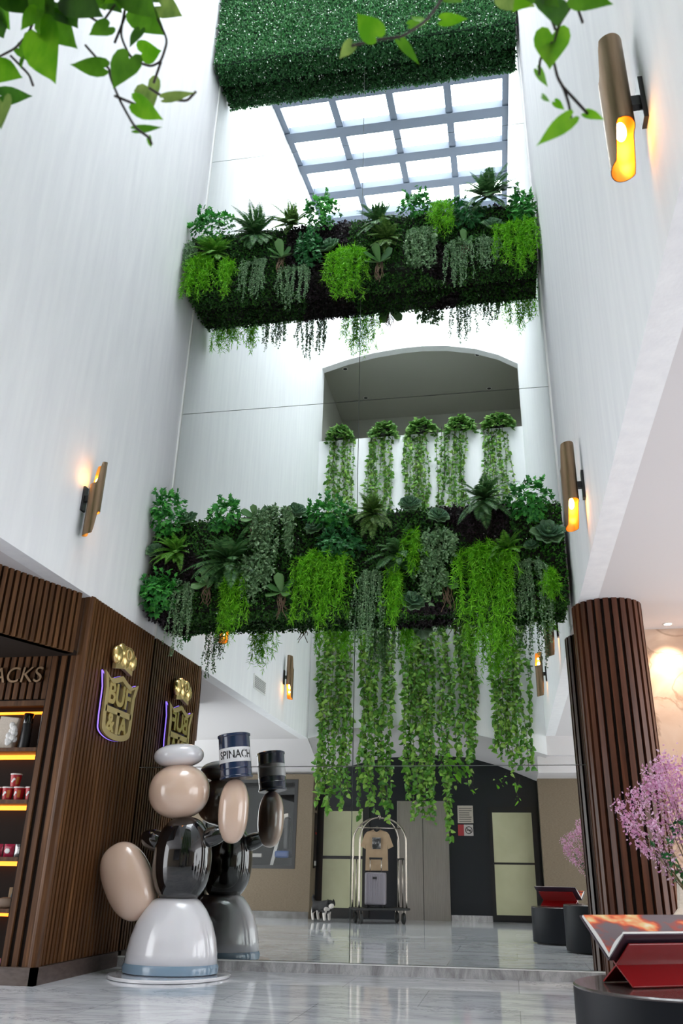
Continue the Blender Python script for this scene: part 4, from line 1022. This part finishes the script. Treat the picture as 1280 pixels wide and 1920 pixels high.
LO = 'the lower box'; UP = 'the upper box'
LOW = [
 ('ivy', -3.80, 4.76, (.21, .27), 'tall green ivy clump at the top left corner of ' + LO),
 ('succ', -3.53, 4.67, (.12,), 'small succulent rosette right of the corner ivy on the top edge of ' + LO),
 ('ivy', -3.08, 4.69, (.23, .18), 'ivy clump on the top edge of ' + LO + ' above the big dark fern'),
 ('fern_mid', -3.66, 4.28, (.24,), 'bright green fern near the left end of ' + LO),
 ('succ', -3.91, 4.28, (.13,), 'pale succulent rosette at the left edge of ' + LO + ' beside the bright fern'),
 ('fern', -3.0, 4.12, (.40,), 'biggest dark fern with arching fronds in the left half of ' + LO),
 ('paddle', -2.72, 4.66, (.17,), 'upright broad leaved orchid sticking up over the top of ' + LO),
 ('adi', -2.48, 4.70, (.24, .75), 'long grey green maidenhair cascade left of the two rosettes in ' + LO),
 ('adi', -2.65, 4.08, (.18, .49), 'grey green maidenhair tuft low beside the biggest dark fern of ' + LO),
 ('succ', -2.25, 4.68, (.15,), 'large succulent rosette on the top edge of ' + LO + ', left one of a pair'),
 ('succ', -2.0, 4.47, (.14,), 'large succulent rosette below and right of its pair near the top of ' + LO),
 ('ivy', -1.83, 4.64, (.28, .15), 'wide ivy clump on the top edge right of the rosette pair on ' + LO),
 ('ivy_dark', -1.73, 4.25, (.25, .2), 'dark ivy clump directly above the big lime cascade in the middle of ' + LO),
 ('lime', -1.9, 4.1, (.32, .92), 'big lime green hanging fern in the middle of ' + LO),
 ('lime', -2.9, 3.9, (.15, .80), 'narrow lime green hanging fern under the biggest dark fern of ' + LO),
 ('gray', -3.5, 3.82, (.12, .84), 'grey green trailing plant at the lower left corner of ' + LO),
 ('ivy', -3.78, 3.77, (.24, .21), 'ivy clump at the bottom left corner of ' + LO),
 ('paddle', -2.36, 3.74, (.19,), 'broad leaved orchid with brown roots left of the big lime cascade in ' + LO),
 ('paddle', -3.24, 3.88, (.17,), 'broad leaved orchid with long brown roots below the biggest dark fern'),
 ('fern_olive', -1.34, 4.64, (.27,), 'olive fern rising from the middle of the top edge of ' + LO),
 ('succ', -.92, 4.69, (.15,), 'dark succulent rosette standing on the top edge right of the olive fern'),
 ('succ', -.6, 4.53, (.14,), 'dark succulent rosette left of the tall dark fern on ' + LO),
 ('fern', -1.06, 4.12, (.30,), 'dark fern with silvery hanging fronds in the centre of ' + LO),
 ('fern', -.09, 4.73, (.35,), 'tall dark fern on the top edge near the right end of ' + LO),
 ('ivy', .4, 4.68, (.23, .22), 'bright ivy clump on the top right corner of ' + LO),
 ('lime', -.1, 4.11, (.32, 1.28), 'largest lime green hanging fern on the right of ' + LO),
 ('fern_mid', .13, 4.11, (.24,), 'green fern lying over the top of the largest lime cascade'),
 ('succ', .58, 4.24, (.21,), 'wide bowl shaped succulent at the right end of ' + LO),
 ('succ', .40, 4.14, (.09,), 'small pale padded succulent left of the bowl shaped one'),
 ('gray', .38, 3.93, (.19, 1.03), 'grey green trailing plant right of the largest lime cascade'),
 ('gray', -1.38, 3.88, (.18, .97), 'grey green trailing plant right of the big middle lime cascade'),
 ('lime', -1.08, 3.86, (.08, .66), 'thin lime green strand hanging in the centre of ' + LO),
 ('succ', -.91, 3.54, (.16,), 'bluish succulent rosette at the bottom centre of ' + LO),
 ('adi', -.59, 4.26, (.19, .35), 'grey green maidenhair tuft below the right rosette on ' + LO),
 ('adi', -.68, 3.99, (.12, .5), 'dark maidenhair strand left of the orchid on the right half of ' + LO),
 ('paddle', -.52, 3.75, (.17,), 'broad leaved orchid with roots left of the largest lime cascade'),
 ('lime', -.87, 4.28, (.08, .47), 'short lime sprig right of the silvery dark fern in ' + LO),
 ('lime', .58, 3.75, (.06, .25), 'tiny lime sprig on the bright moss at the right end of ' + LO),
]
UPP = [
 ('ivy', -3.66, 9.17, (.31, .22), 'green ivy clump at the top left corner of ' + UP),
 ('fern_mid', -3.59, 8.69, (.30,), 'bright fern below the corner ivy at the left of ' + UP),
 ('fern', -3.03, 8.97, (.37,), 'dark fern on the top edge right of the corner ivy of ' + UP),
 ('lime', -3.76, 8.52, (.2, .78), 'lime green hanging fern at the left end of ' + UP),
 ('lime', -3.35, 8.40, (.08, .64), 'thin lime strand right of the left end cascade of ' + UP),
 ('fern_olive', -2.51, 9.06, (.30,), 'pale olive fern on the top edge right of the dark fern of ' + UP),
 ('ivy', -2.09, 9.16, (.25, .28), 'tall ivy clump on the top edge in the left half of ' + UP),
 ('gray', -2.98, 8.43, (.16, .82), 'variegated grey trailing plant under the dark fern of ' + UP),
 ('gray', -2.42, 8.25, (.2, .76), 'long grey trailing plant in the left half of ' + UP),
 ('paddle', -2.61, 8.49, (.2,), 'broad leaved orchid with roots between the two grey trailers of ' + UP),
 ('ivy_dark', -2.23, 8.54, (.2, .26), 'dark ivy clump in the front of the left half of ' + UP),
 ('succ', -1.95, 8.55, (.18,), 'round grey succulent rosette left of the middle lime cascade of ' + UP),
 ('lime', -1.67, 8.41, (.25, .92), 'lime green hanging fern in the middle of ' + UP),
 ('gray', -3.95, 8.81, (.1, .55), 'grey trailing plant at the extreme left edge of ' + UP),
 ('fern', -1.29, 8.94, (.30,), 'dark fern on the top edge in the middle of ' + UP),
 ('fern_olive', -1.18, 8.62, (.27,), 'olive fern below the middle dark fern of ' + UP),
 ('ivy', -.79, 9.10, (.25, .18), 'ivy clump on the top edge right of the middle of ' + UP),
 ('lime', -.43, 9.02, (.13, .6), 'short lime hanging fern near the top right of ' + UP),
 ('ivy_dark', -.12, 8.85, (.23, .21), 'dark ivy clump below the tall dark fern of ' + UP),
 ('fern', .18, 9.18, (.38,), 'tall dark fern on the top edge near the right end of ' + UP),
 ('succ', .22, 8.61, (.17,), 'round succulent rosette below the tall dark fern of ' + UP),
 ('ivy', .60, 8.85, (.17, .30), 'light ivy clump at the top right corner of ' + UP),
 ('lime', .50, 8.55, (.25, .85), 'lime green hanging fern at the right end of ' + UP),
 ('adi', -.71, 8.61, (.2, .78), 'silvery maidenhair cascade right of the middle of ' + UP),
 ('gray', -.24, 8.37, (.19, .82), 'long grey trailing plant in the right half of ' + UP),
 ('gray', .12, 8.37, (.16, .51), 'green trailing plant left of the right end lime cascade of ' + UP),
 ('paddle', -1.28, 8.24, (.2,), 'broad leaved orchid with two root tufts below the middle ferns of ' + UP),
 ('paddle', -.16, 8.39, (.16,), 'small broad leaved orchid with roots above the long grey trailer of ' + UP),
]
for k, x, z, d, l in LOW: plant(k, x, z, d, l, -.47, None)
for k, x, z, d, l in UPP: plant(k, x, z, d, l, -.47, None)

# planted boxes: body, clipped mat of small leaves with dark purple patches and tiny white flowers
def scatter_faces(rng, faces, dens):
    """faces: (corner, edge_u, edge_v, normal)"""
    P = []; Nn = []
    for c, u, v, n in faces:
        c, u, v, n = (np.array(q, float) for q in (c, u, v, n)); k = int(np.linalg.norm(np.cross(u, v)) * dens)
        a = rng.uniform(0, 1, (k, 2)); P.append(c + a[:, :1] * u + a[:, 1:] * v + n * rng.uniform(.0, .045, (k, 1))); Nn.append(np.repeat(n[None], k, 0))
    return np.concatenate(P), np.concatenate(Nn)
def vnoise(P, s, seed):
    r = np.random.default_rng(seed); out = 0
    for k in range(5):
        d = r.normal(0, 1, 3) * s; out = out + np.sin(P @ d + r.uniform(0, 6.28))
    return out / 2.2
def leafmat(rng, P, Nn, size):
    n = len(P); d = rng.normal(0, .7, (n, 3)) + Nn * .55 + (0, 0, .1)
    return frames(d, Nn + rng.normal(0, .6, (n, 3)), size * rng.uniform(.6, 1.3, n))
def plant_box(name, label, z0, z1, seed):
    rng = np.random.default_rng(seed)
    t = thing(name, label, 'plant box', (0, 0, 0), 0, 'long plant boxes on the mirror wall')
    x0, x1, y0 = XL + .05, XR - .05, -.43
    MB().lohi((x0, y0, z0), (x1, -.006, z1)).build('box_body', M['soil'], t)
    fs = [((x0, y0, z0), (x1 - x0, 0, 0), (0, 0, z1 - z0), (0, -1, 0)), ((x0, y0, z0), (x1 - x0, 0, 0), (0, -y0 - .02, 0), (0, 0, -1)), ((x0, y0, z1), (x1 - x0, 0, 0), (0, -y0 - .02, 0), (0, 0, 1))]
    P, Nn = scatter_faces(rng, fs, 3300)
    q = vnoise(P, 2.2, seed); br = P[:, 0] > XR - .42
    isP = (q > .95) & ~br; 
    for sel, nm, mt, sz in ((~isP & ~br, 'boxwood_mat', L_['box'], .034), (br, 'bright_moss', L_['box_bright'], .030), (isP, 'purple_foliage', L_['purple'], .036)):
        mb = MB(); mb.inst(T_small, leafmat(rng, P[sel], Nn[sel], sz), P[sel]); o = mb.build(nm, mt, t); o['kind'] = 'stuff'
    k = rng.choice(len(P), 130); mb = MB(); mb.inst(T_small, leafmat(rng, P[k], Nn[k], .018), P[k] + Nn[k] * .03); mb.build('white_flecks', M['fleck_white'], t)['kind'] = 'stuff'
plant_box('plant_box', 'long box of mixed plants low on the mirror wall, under the arched balcony reflection', 3.58, 4.66, 11)
plant_box('plant_box', 'long box of mixed plants high on the mirror wall, under the bright roof reflection', 8.13, 9.02, 12)
# clipped hedge at the top
rng = np.random.default_rng(21)
t = thing('hedge_box', 'big clipped green hedge with tiny white flecks at the very top of the mirror wall', 'hedge', (0, 0, 0))
x0, x1, y0, z0, z1 = XL + .05, XR - .05, -.40, 12.60, 14.55
MB().lohi((x0, y0, z0), (x1, -.006, z1)).build('box_body', mat('hedge_body', (.006, .03, .010), .9), t)
P, Nn = scatter_faces(rng, [((x0, y0, z0), (x1 - x0, 0, 0), (0, 0, z1 - z0), (0, -1, 0)), ((x0, y0, z0), (x1 - x0, 0, 0), (0, .38, 0), (0, 0, -1))], 3600)
mb = MB(); mb.inst(T_small, leafmat(rng, P, Nn, .040), P); mb.build('foliage', L_['hedge'], t)['kind'] = 'stuff'
k = rng.choice(len(P), 1500); mb = MB(); mb.inst(T_small, leafmat(rng, P[k], Nn[k], .026), P[k] + Nn[k] * .03); mb.build('white_flecks', M['fleck_white'], t)['kind'] = 'stuff'  # small white flecks strewn over the hedge leaves

# ================================================================== pothos hanging from the balcony parapet
FRONT4_LEAVES = [[-0.953, -7.817, 2.648, -0.88, -7.802, 2.475, 0.104, 1], [-0.941, -7.816, 2.687, -0.852, -7.801, 2.584, 0.074, 0], [-0.75, -7.775, 2.737, -0.647, -7.791, 2.599, 0.068, 0], [-0.715, -7.734, 2.534, -0.693, -7.721, 2.458, 0.069, 2], [-0.677, -7.832, 2.355, -0.607, -7.827, 2.299, 0.043, 1], [-0.705, -7.77, 2.354, -0.652, -7.752, 2.371, 0.018, 0], [-0.723, -7.809, 2.53, -0.741, -7.818, 2.416, 0.06, 0], [-0.764, -7.828, 2.48, -0.842, -7.834, 2.496, 0.041, 0], [-0.728, -7.76, 2.608, -0.691, -7.74, 2.63, 0.057, 1], [-0.775, -7.826, 2.617, -0.815, -7.831, 2.584, 0.048, 0], [-0.724, -7.788, 2.646, -0.731, -7.802, 2.567, 0.027, 3], [-0.689, -7.781, 2.732, -0.62, -7.788, 2.664, 0.05, 2], [-0.62, -7.821, 2.37, -0.561, -7.804, 2.395, 0.024, 2], [-1.107, -7.785, 2.822, -1.042, -7.794, 2.701, 0.068, 1], [-1.057, -7.801, 2.568, -0.975, -7.798, 2.522, 0.062, 1], [-1.083, -7.736, 2.567, -0.976, -7.755, 2.522, 0.04, 3], [-0.999, -7.818, 2.436, -0.983, -7.813, 2.348, 0.053, 2], [-0.989, -7.828, 2.774, -0.905, -7.824, 2.665, 0.094, 0], [-0.876, -7.845, 2.71, -0.762, -7.858, 2.591, 0.076, 3], [-0.875, -7.764, 2.862, -0.796, -7.75, 2.759, 0.087, 3], [-0.744, -7.833, 2.728, -0.659, -7.822, 2.615, 0.075, 0], [-1.031, -7.855, 2.763, -0.957, -7.843, 2.665, 0.079, 3], [-0.753, -7.734, 2.877, -0.68, -7.727, 2.809, 0.06, 3], [-0.949, -7.852, 2.517, -0.942, -7.852, 2.479, 0.016, 0], [-0.665, -7.778, 2.315, -0.649, -7.788, 2.271, 0.012, 1], [-0.917, -7.824, 2.732, -0.851, -7.817, 2.628, 0.072, 3], [-1.134, -7.779, 2.798, -1.054, -7.795, 2.665, 0.077, 3], [-1.024, -7.786, 2.653, -0.98, -7.768, 2.613, 0.029, 0], [-1.088, -7.776, 2.911, -0.961, -7.787, 2.786, 0.095, 0], [-0.93, -7.757, 2.921, -0.844, -7.738, 2.849, 0.093, 0], [-0.937, -7.859, 2.659, -0.971, -7.849, 2.61, 0.042, 1], [-0.973, -7.839, 2.797, -0.973, -7.837, 2.726, 0.073, 0], [-0.803, -7.832, 2.742, -0.803, -7.821, 2.688, 0.057, 1], [-0.811, -7.865, 2.719, -0.821, -7.847, 2.667, 0.057, 0], [-0.692, -7.826, 2.752, -0.669, -7.812, 2.691, 0.052, 0], [-0.993, -7.79, 2.914, -0.954, -7.775, 2.853, 0.08, 1], [-0.76, -7.822, 2.746, -0.767, -7.809, 2.686, 0.064, 0], [-0.671, -7.858, 2.727, -0.699, -7.853, 2.683, 0.078, 1], [-0.754, -7.787, 2.801, -0.748, -7.791, 2.712, 0.07, 1], [-0.838, -7.797, 2.802, -0.817, -7.783, 2.73, 0.08, 0], [-0.785, -7.805, 2.819, -0.774, -7.8, 2.75, 0.056, 0], [-0.791, -7.829, 2.738, -0.806, -7.827, 2.69, 0.066, 1], [-1.016, -7.865, 2.751, -1.01, -7.868, 2.688, 0.062, 1], [-0.684, -7.842, 2.758, -0.667, -7.843, 2.7, 0.072, 3], [-0.886, -7.753, 2.878, -0.902, -7.749, 2.824, 0.056, 0], [-1.088, -7.799, 2.882, -1.125, -7.796, 2.831, 0.07, 3], [-1.119, -7.732, 3.032, -1.072, -7.723, 2.962, 0.095, 1]]
FRONT4_STEMS = [[[-1.011, -7.8, 2.915], [-0.984, -7.8, 2.791], [-0.994, -7.8, 2.682], [-1.018, -7.8, 2.633], [-1.06, -7.8, 2.609]], [[-0.982, -7.8, 2.908], [-0.971, -7.8, 2.807], [-0.968, -7.8, 2.674]], [[-0.762, -7.8, 2.854], [-0.763, -7.8, 2.741], [-0.763, -7.8, 2.623], [-0.73, -7.8, 2.547], [-0.703, -7.8, 2.52], [-0.675, -7.8, 2.503], [-0.653, -7.8, 2.513], [-0.645, -7.8, 2.581], [-0.688, -7.8, 2.678], [-0.735, -7.8, 2.848]], [[-0.759, -7.8, 2.685], [-0.772, -7.8, 2.599]], [[-0.843, -7.8, 2.605], [-0.795, -7.8, 2.538], [-0.773, -7.8, 2.517], [-0.766, -7.8, 2.487], [-0.732, -7.8, 2.408], [-0.687, -7.8, 2.322], [-0.651, -7.8, 2.288], [-0.644, -7.8, 2.269]], [[-0.747, -7.8, 2.427], [-0.694, -7.8, 2.391], [-0.685, -7.8, 2.383]], [[-0.653, -7.8, 2.513], [-0.662, -7.8, 2.451]], [[-0.67, -7.8, 2.436], [-0.629, -7.8, 2.397], [-0.58, -7.8, 2.38], [-0.563, -7.8, 2.405]], [[-1.026, -7.8, 2.608], [-0.966, -7.8, 2.535], [-0.95, -7.8, 2.498]], [[-0.876, -7.8, 2.729], [-0.815, -7.8, 2.67], [-0.791, -7.8, 2.729]]]
FRONT5_LEAVES = [[-0.17, -7.865, 2.4, -0.209, -7.867, 2.472, 0.048, 1], [-0.116, -7.765, 2.562, -0.073, -7.755, 2.579, 0.02, 0], [-0.049, -7.735, 2.605, 0.008, -7.733, 2.598, 0.028, 1], [-0.139, -7.745, 2.547, -0.098, -7.731, 2.477, 0.021, 0], [-0.242, -7.75, 2.551, -0.273, -7.731, 2.532, 0.031, 2], [-0.027, -7.853, 2.514, -0.001, -7.863, 2.462, 0.036, 0], [-0.083, -7.865, 2.431, -0.105, -7.853, 2.462, 0.014, 1], [0.169, -7.798, 2.431, 0.153, -7.81, 2.305, 0.068, 1], [0.087, -7.746, 2.648, 0.15, -7.749, 2.578, 0.06, 2], [0.161, -7.863, 2.43, 0.166, -7.864, 2.348, 0.064, 3], [0.21, -7.853, 2.448, 0.277, -7.853, 2.407, 0.051, 0], [0.177, -7.837, 2.153, 0.108, -7.856, 2.072, 0.031, 1], [0.212, -7.795, 2.208, 0.24, -7.813, 2.163, 0.018, 1], [0.14, -7.742, 2.405, 0.155, -7.758, 2.33, 0.017, 0], [0.13, -7.852, 2.199, 0.145, -7.834, 2.202, 0.01, 0], [0.159, -7.794, 2.249, 0.177, -7.782, 2.237, 0.014, 1], [0.135, -7.861, 2.485, 0.177, -7.873, 2.39, 0.054, 0], [0.124, -7.853, 2.476, 0.092, -7.837, 2.451, 0.035, 1]]
FRONT5_STEMS = [[[-0.017, -7.8, 2.672], [-0.044, -7.8, 2.579], [-0.077, -7.8, 2.52], [-0.128, -7.8, 2.481], [-0.181, -7.8, 2.484], [-0.234, -7.8, 2.476]], [[0.246, -7.8, 2.608], [0.22, -7.8, 2.515], [0.18, -7.8, 2.445], [0.164, -7.8, 2.363], [0.168, -7.8, 2.305], [0.177, -7.8, 2.274], [0.183, -7.8, 2.231], [0.184, -7.8, 2.191]], [[0.174, -7.8, 2.282], [0.193, -7.8, 2.243], [0.214, -7.8, 2.2]], [[0.218, -7.8, 2.524], [0.228, -7.8, 2.447]], [[0.147, -7.8, 2.632], [0.161, -7.8, 2.529], [0.175, -7.8, 2.438]], [[0.166, -7.8, 2.402], [0.14, -7.8, 2.362], [0.135, -7.8, 2.319]]]

def vine_leaves(mb, rng, P, step, size, T):
    l = np.linalg.norm(np.diff(P, axis=0), axis=1).sum(); k = max(2, int(l / step))
    s = (np.arange(k) + rng.uniform(0, 1, k)) / k; s = np.clip(s, 0, .999); Q, Tn = along(P, s)
    d = rng.normal(0, .55, (k, 3)) + np.array((0, .25, -.75)); d[:, 0] += np.where(np.arange(k) % 2, .7, -.7)
    mb.inst(T, frames(d, rng.normal(0, .45, (k, 3)) + (0, 1, .45), size * rng.uniform(.55, 1.2, k)), Q + rng.normal(0, .012, (k, 3)))
def pothos(x, zt, half, tips, seed, label, front=None):
    rng = np.random.default_rng(seed)
    t = thing('hanging_pothos', label, 'hanging plant', (x, YB + .0, zt), 0, 'pothos hanging from the balcony parapet')
    MB().lathe([(.13, -.02), (.17, .18), (.18, .20), (.165, .20)], (0, -.11, 0.02), 24).build('pot', M['terracotta'], t, autosmooth=True)
    # leafy crown spilling over the edge
    n = 420; a = rng.uniform(0, 2 * PI, n); r = np.sqrt(rng.uniform(0, 1, n))
    P = np.stack([r * np.cos(a) * half * 1.0, .02 + r * np.sin(a) * .2, .13 + .26 * (1 - r * r) * rng.uniform(.3, 1, n) - .22 * (r > .75) * rng.uniform(0, 1, n)], 1)
    d = np.stack([np.cos(a), np.sin(a) + .5, -.4 + 0 * a], 1) + rng.normal(0, .4, (n, 3))
    mb = MB(); mb.inst(T_heart_lo, frames(d, rng.normal(0, .4, (n, 3)) + (0, .7, .8), rng.uniform(.08, .15, n)), P); mb.build('crown', L_['pothos_top'], t)
    st = MB(); lv = MB()
    for i, (xo, ztip) in enumerate(tips):
        L = zt - ztip; s = np.linspace(0, 1, 60)
        ph = rng.uniform(0, 6, 3)
        px = (xo - x) * (1 - .25 * np.exp(-s * 6)) + .045 * np.sin(s * 9 + ph[0]) + .03 * np.sin(s * 23 + ph[1])
        py = .07 + .05 * np.sin(s * 14 + ph[2]) + .06 * s + .05 * rng.uniform(0, 1)
        py = np.where(s < .03, -.05 + (py + .05) * s / .03, py)
        Pp = np.stack([px, py, .16 * np.clip(1 - s / .02, 0, 1) - L * s], 1)
        st.tube(Pp, .005, 4, cap=False)
        vine_leaves(lv, rng, Pp[:34], .062, .095, T_heart_lo); vine_leaves(lv, rng, Pp[33:], .046, .112, T_heart_lo)
    if front is None:
        st.build('vines', M['stem'], t, smooth=True); lv.build('vine_leaves', L_['pothos'], t)
        return t
    leaves, stems = front
    for S_ in stems:
        S_ = np.array(S_) - np.array((x, YB, zt)); q = np.linspace(0, len(S_) - 1, 6 * len(S_)); Sx = np.stack([np.interp(q, range(len(S_)), S_[:, c]) for c in range(3)], 1)
        for _ in range(3): Sx[1:-1] = (Sx[:-2] + 2 * Sx[1:-1] + Sx[2:]) / 4
        st.tube(Sx, .0028, 6)
    st.build('vines', M['stem_dark'], t, smooth=True); lv.build('vine_leaves', L_['pothos'], t)
    big = {k: MB() for k in range(4)}; pet = MB()
    campos = np.array((0, -8.936, .92))
    for bx, by, bz, tx, ty, tz, w, k in leaves:
        b = np.array((bx, by, bz)); e = np.array((tx, ty, tz)); d = e - b; L = np.linalg.norm(d)
        nn = np.array((rng.normal(0, .25), -1.0 + rng.normal(0, .2), -.55)) * (-1)       # upper side faces the light, we look at the underside
        Fm = frames(d[None], nn[None], [1.0])[0]; Sx = np.diag((w / .9, L / 1.05, min(w, L) * .9)); 
        big[k].inst(T_heart, (Fm @ Sx)[None], (b - np.array((x, YB, zt)))[None])
    for k, nm in enumerate(('leaf_green', 'leaf_bright', 'leaf_pale', 'leaf_dark')):
        if big[k].n: big[k].build('trailing_leaves', M[nm], t, smooth=True)
    return t
def big_leaf(name, c1, c2, tr):
    m = mat(name, c1, .35); N, L, b = nodes(m)
    tc = N.new('ShaderNodeTexCoord'); nz = N.new('ShaderNodeTexNoise'); nz.inputs['Scale'].default_value = 28; nz.inputs['Detail'].default_value = 3
    mp_ = N.new('ShaderNodeMapping'); mp_.inputs['Scale'].default_value = (1, 1, .5); L.new(tc.outputs['Object'], mp_.inputs[0]); L.new(mp_.outputs[0], nz.inputs[0])
    rp = ramp(N, [(.35, c1), (.65, c2)]); L.new(nz.outputs[0], rp.inputs[0]); L.new(rp.outputs[0], b.inputs['Base Color'])
    t = N.new('ShaderNodeBsdfTranslucent'); mx = N.new('ShaderNodeMixShader'); mx.inputs[0].default_value = tr
    L.new(rp.outputs[0], t.inputs[0]); L.new(b.outputs[0], mx.inputs[1]); L.new(t.outputs[0], mx.inputs[2]); L.new(mx.outputs[0], N['Material Output'].inputs[0]); return m
M['leaf_green'] = big_leaf('pothos_leaf_green', (.075, .25, .012), (.13, .36, .022), .55)
M['leaf_bright'] = big_leaf('pothos_leaf_bright', (.10, .36, .008), (.20, .50, .02), .6)
M['leaf_pale'] = big_leaf('pothos_leaf_pale', (.16, .28, .06), (.34, .50, .12), .5)
M['leaf_dark'] = big_leaf('pothos_leaf_dark', (.035, .13, .012), (.07, .22, .02), .45)
def spread(x0, x1, z_lo, z_hi, n, seed):
    r = random.Random(seed); return [(x0 + (x1 - x0) * (k + r.uniform(.1, .9)) / n, r.uniform(z_lo, z_hi)) for k in range(n)]
pothos(-3.52, 10.38, .30, spread(-3.80, -3.12, 1.95, 2.7, 13, 1), 41, 'pothos on the parapet nearest the left wall, its vines leftmost in the mirror')
pothos(-2.45, 10.39, .30, spread(-2.95, -2.22, 1.78, 2.8, 13, 2), 42, 'second pothos from the left wall, its vines ending above the luggage trolley')
pothos(-1.55, 10.39, .32, spread(-2.0, -1.38, 1.75, 2.6, 13, 3), 43, 'middle pothos of the five on the parapet, its vines ending before the lift doors')
pothos(-.62, 10.40, .32, [(-1.12, 1.42), (-1.17, 1.75), (-1.24, 2.1), (-1.14, 1.95)] + spread(-.95, -.5, 2.86, 3.3, 9, 4), 44, 'second pothos from the right wall, its tips hanging at the photo top left', (FRONT4_LEAVES, FRONT4_STEMS))
pothos(.25, 10.40, .34, spread(-.25, .5, 2.66, 3.2, 12, 5), 45, 'pothos nearest the right wall, its tips hanging at the photo top right', (FRONT5_LEAVES, FRONT5_STEMS))
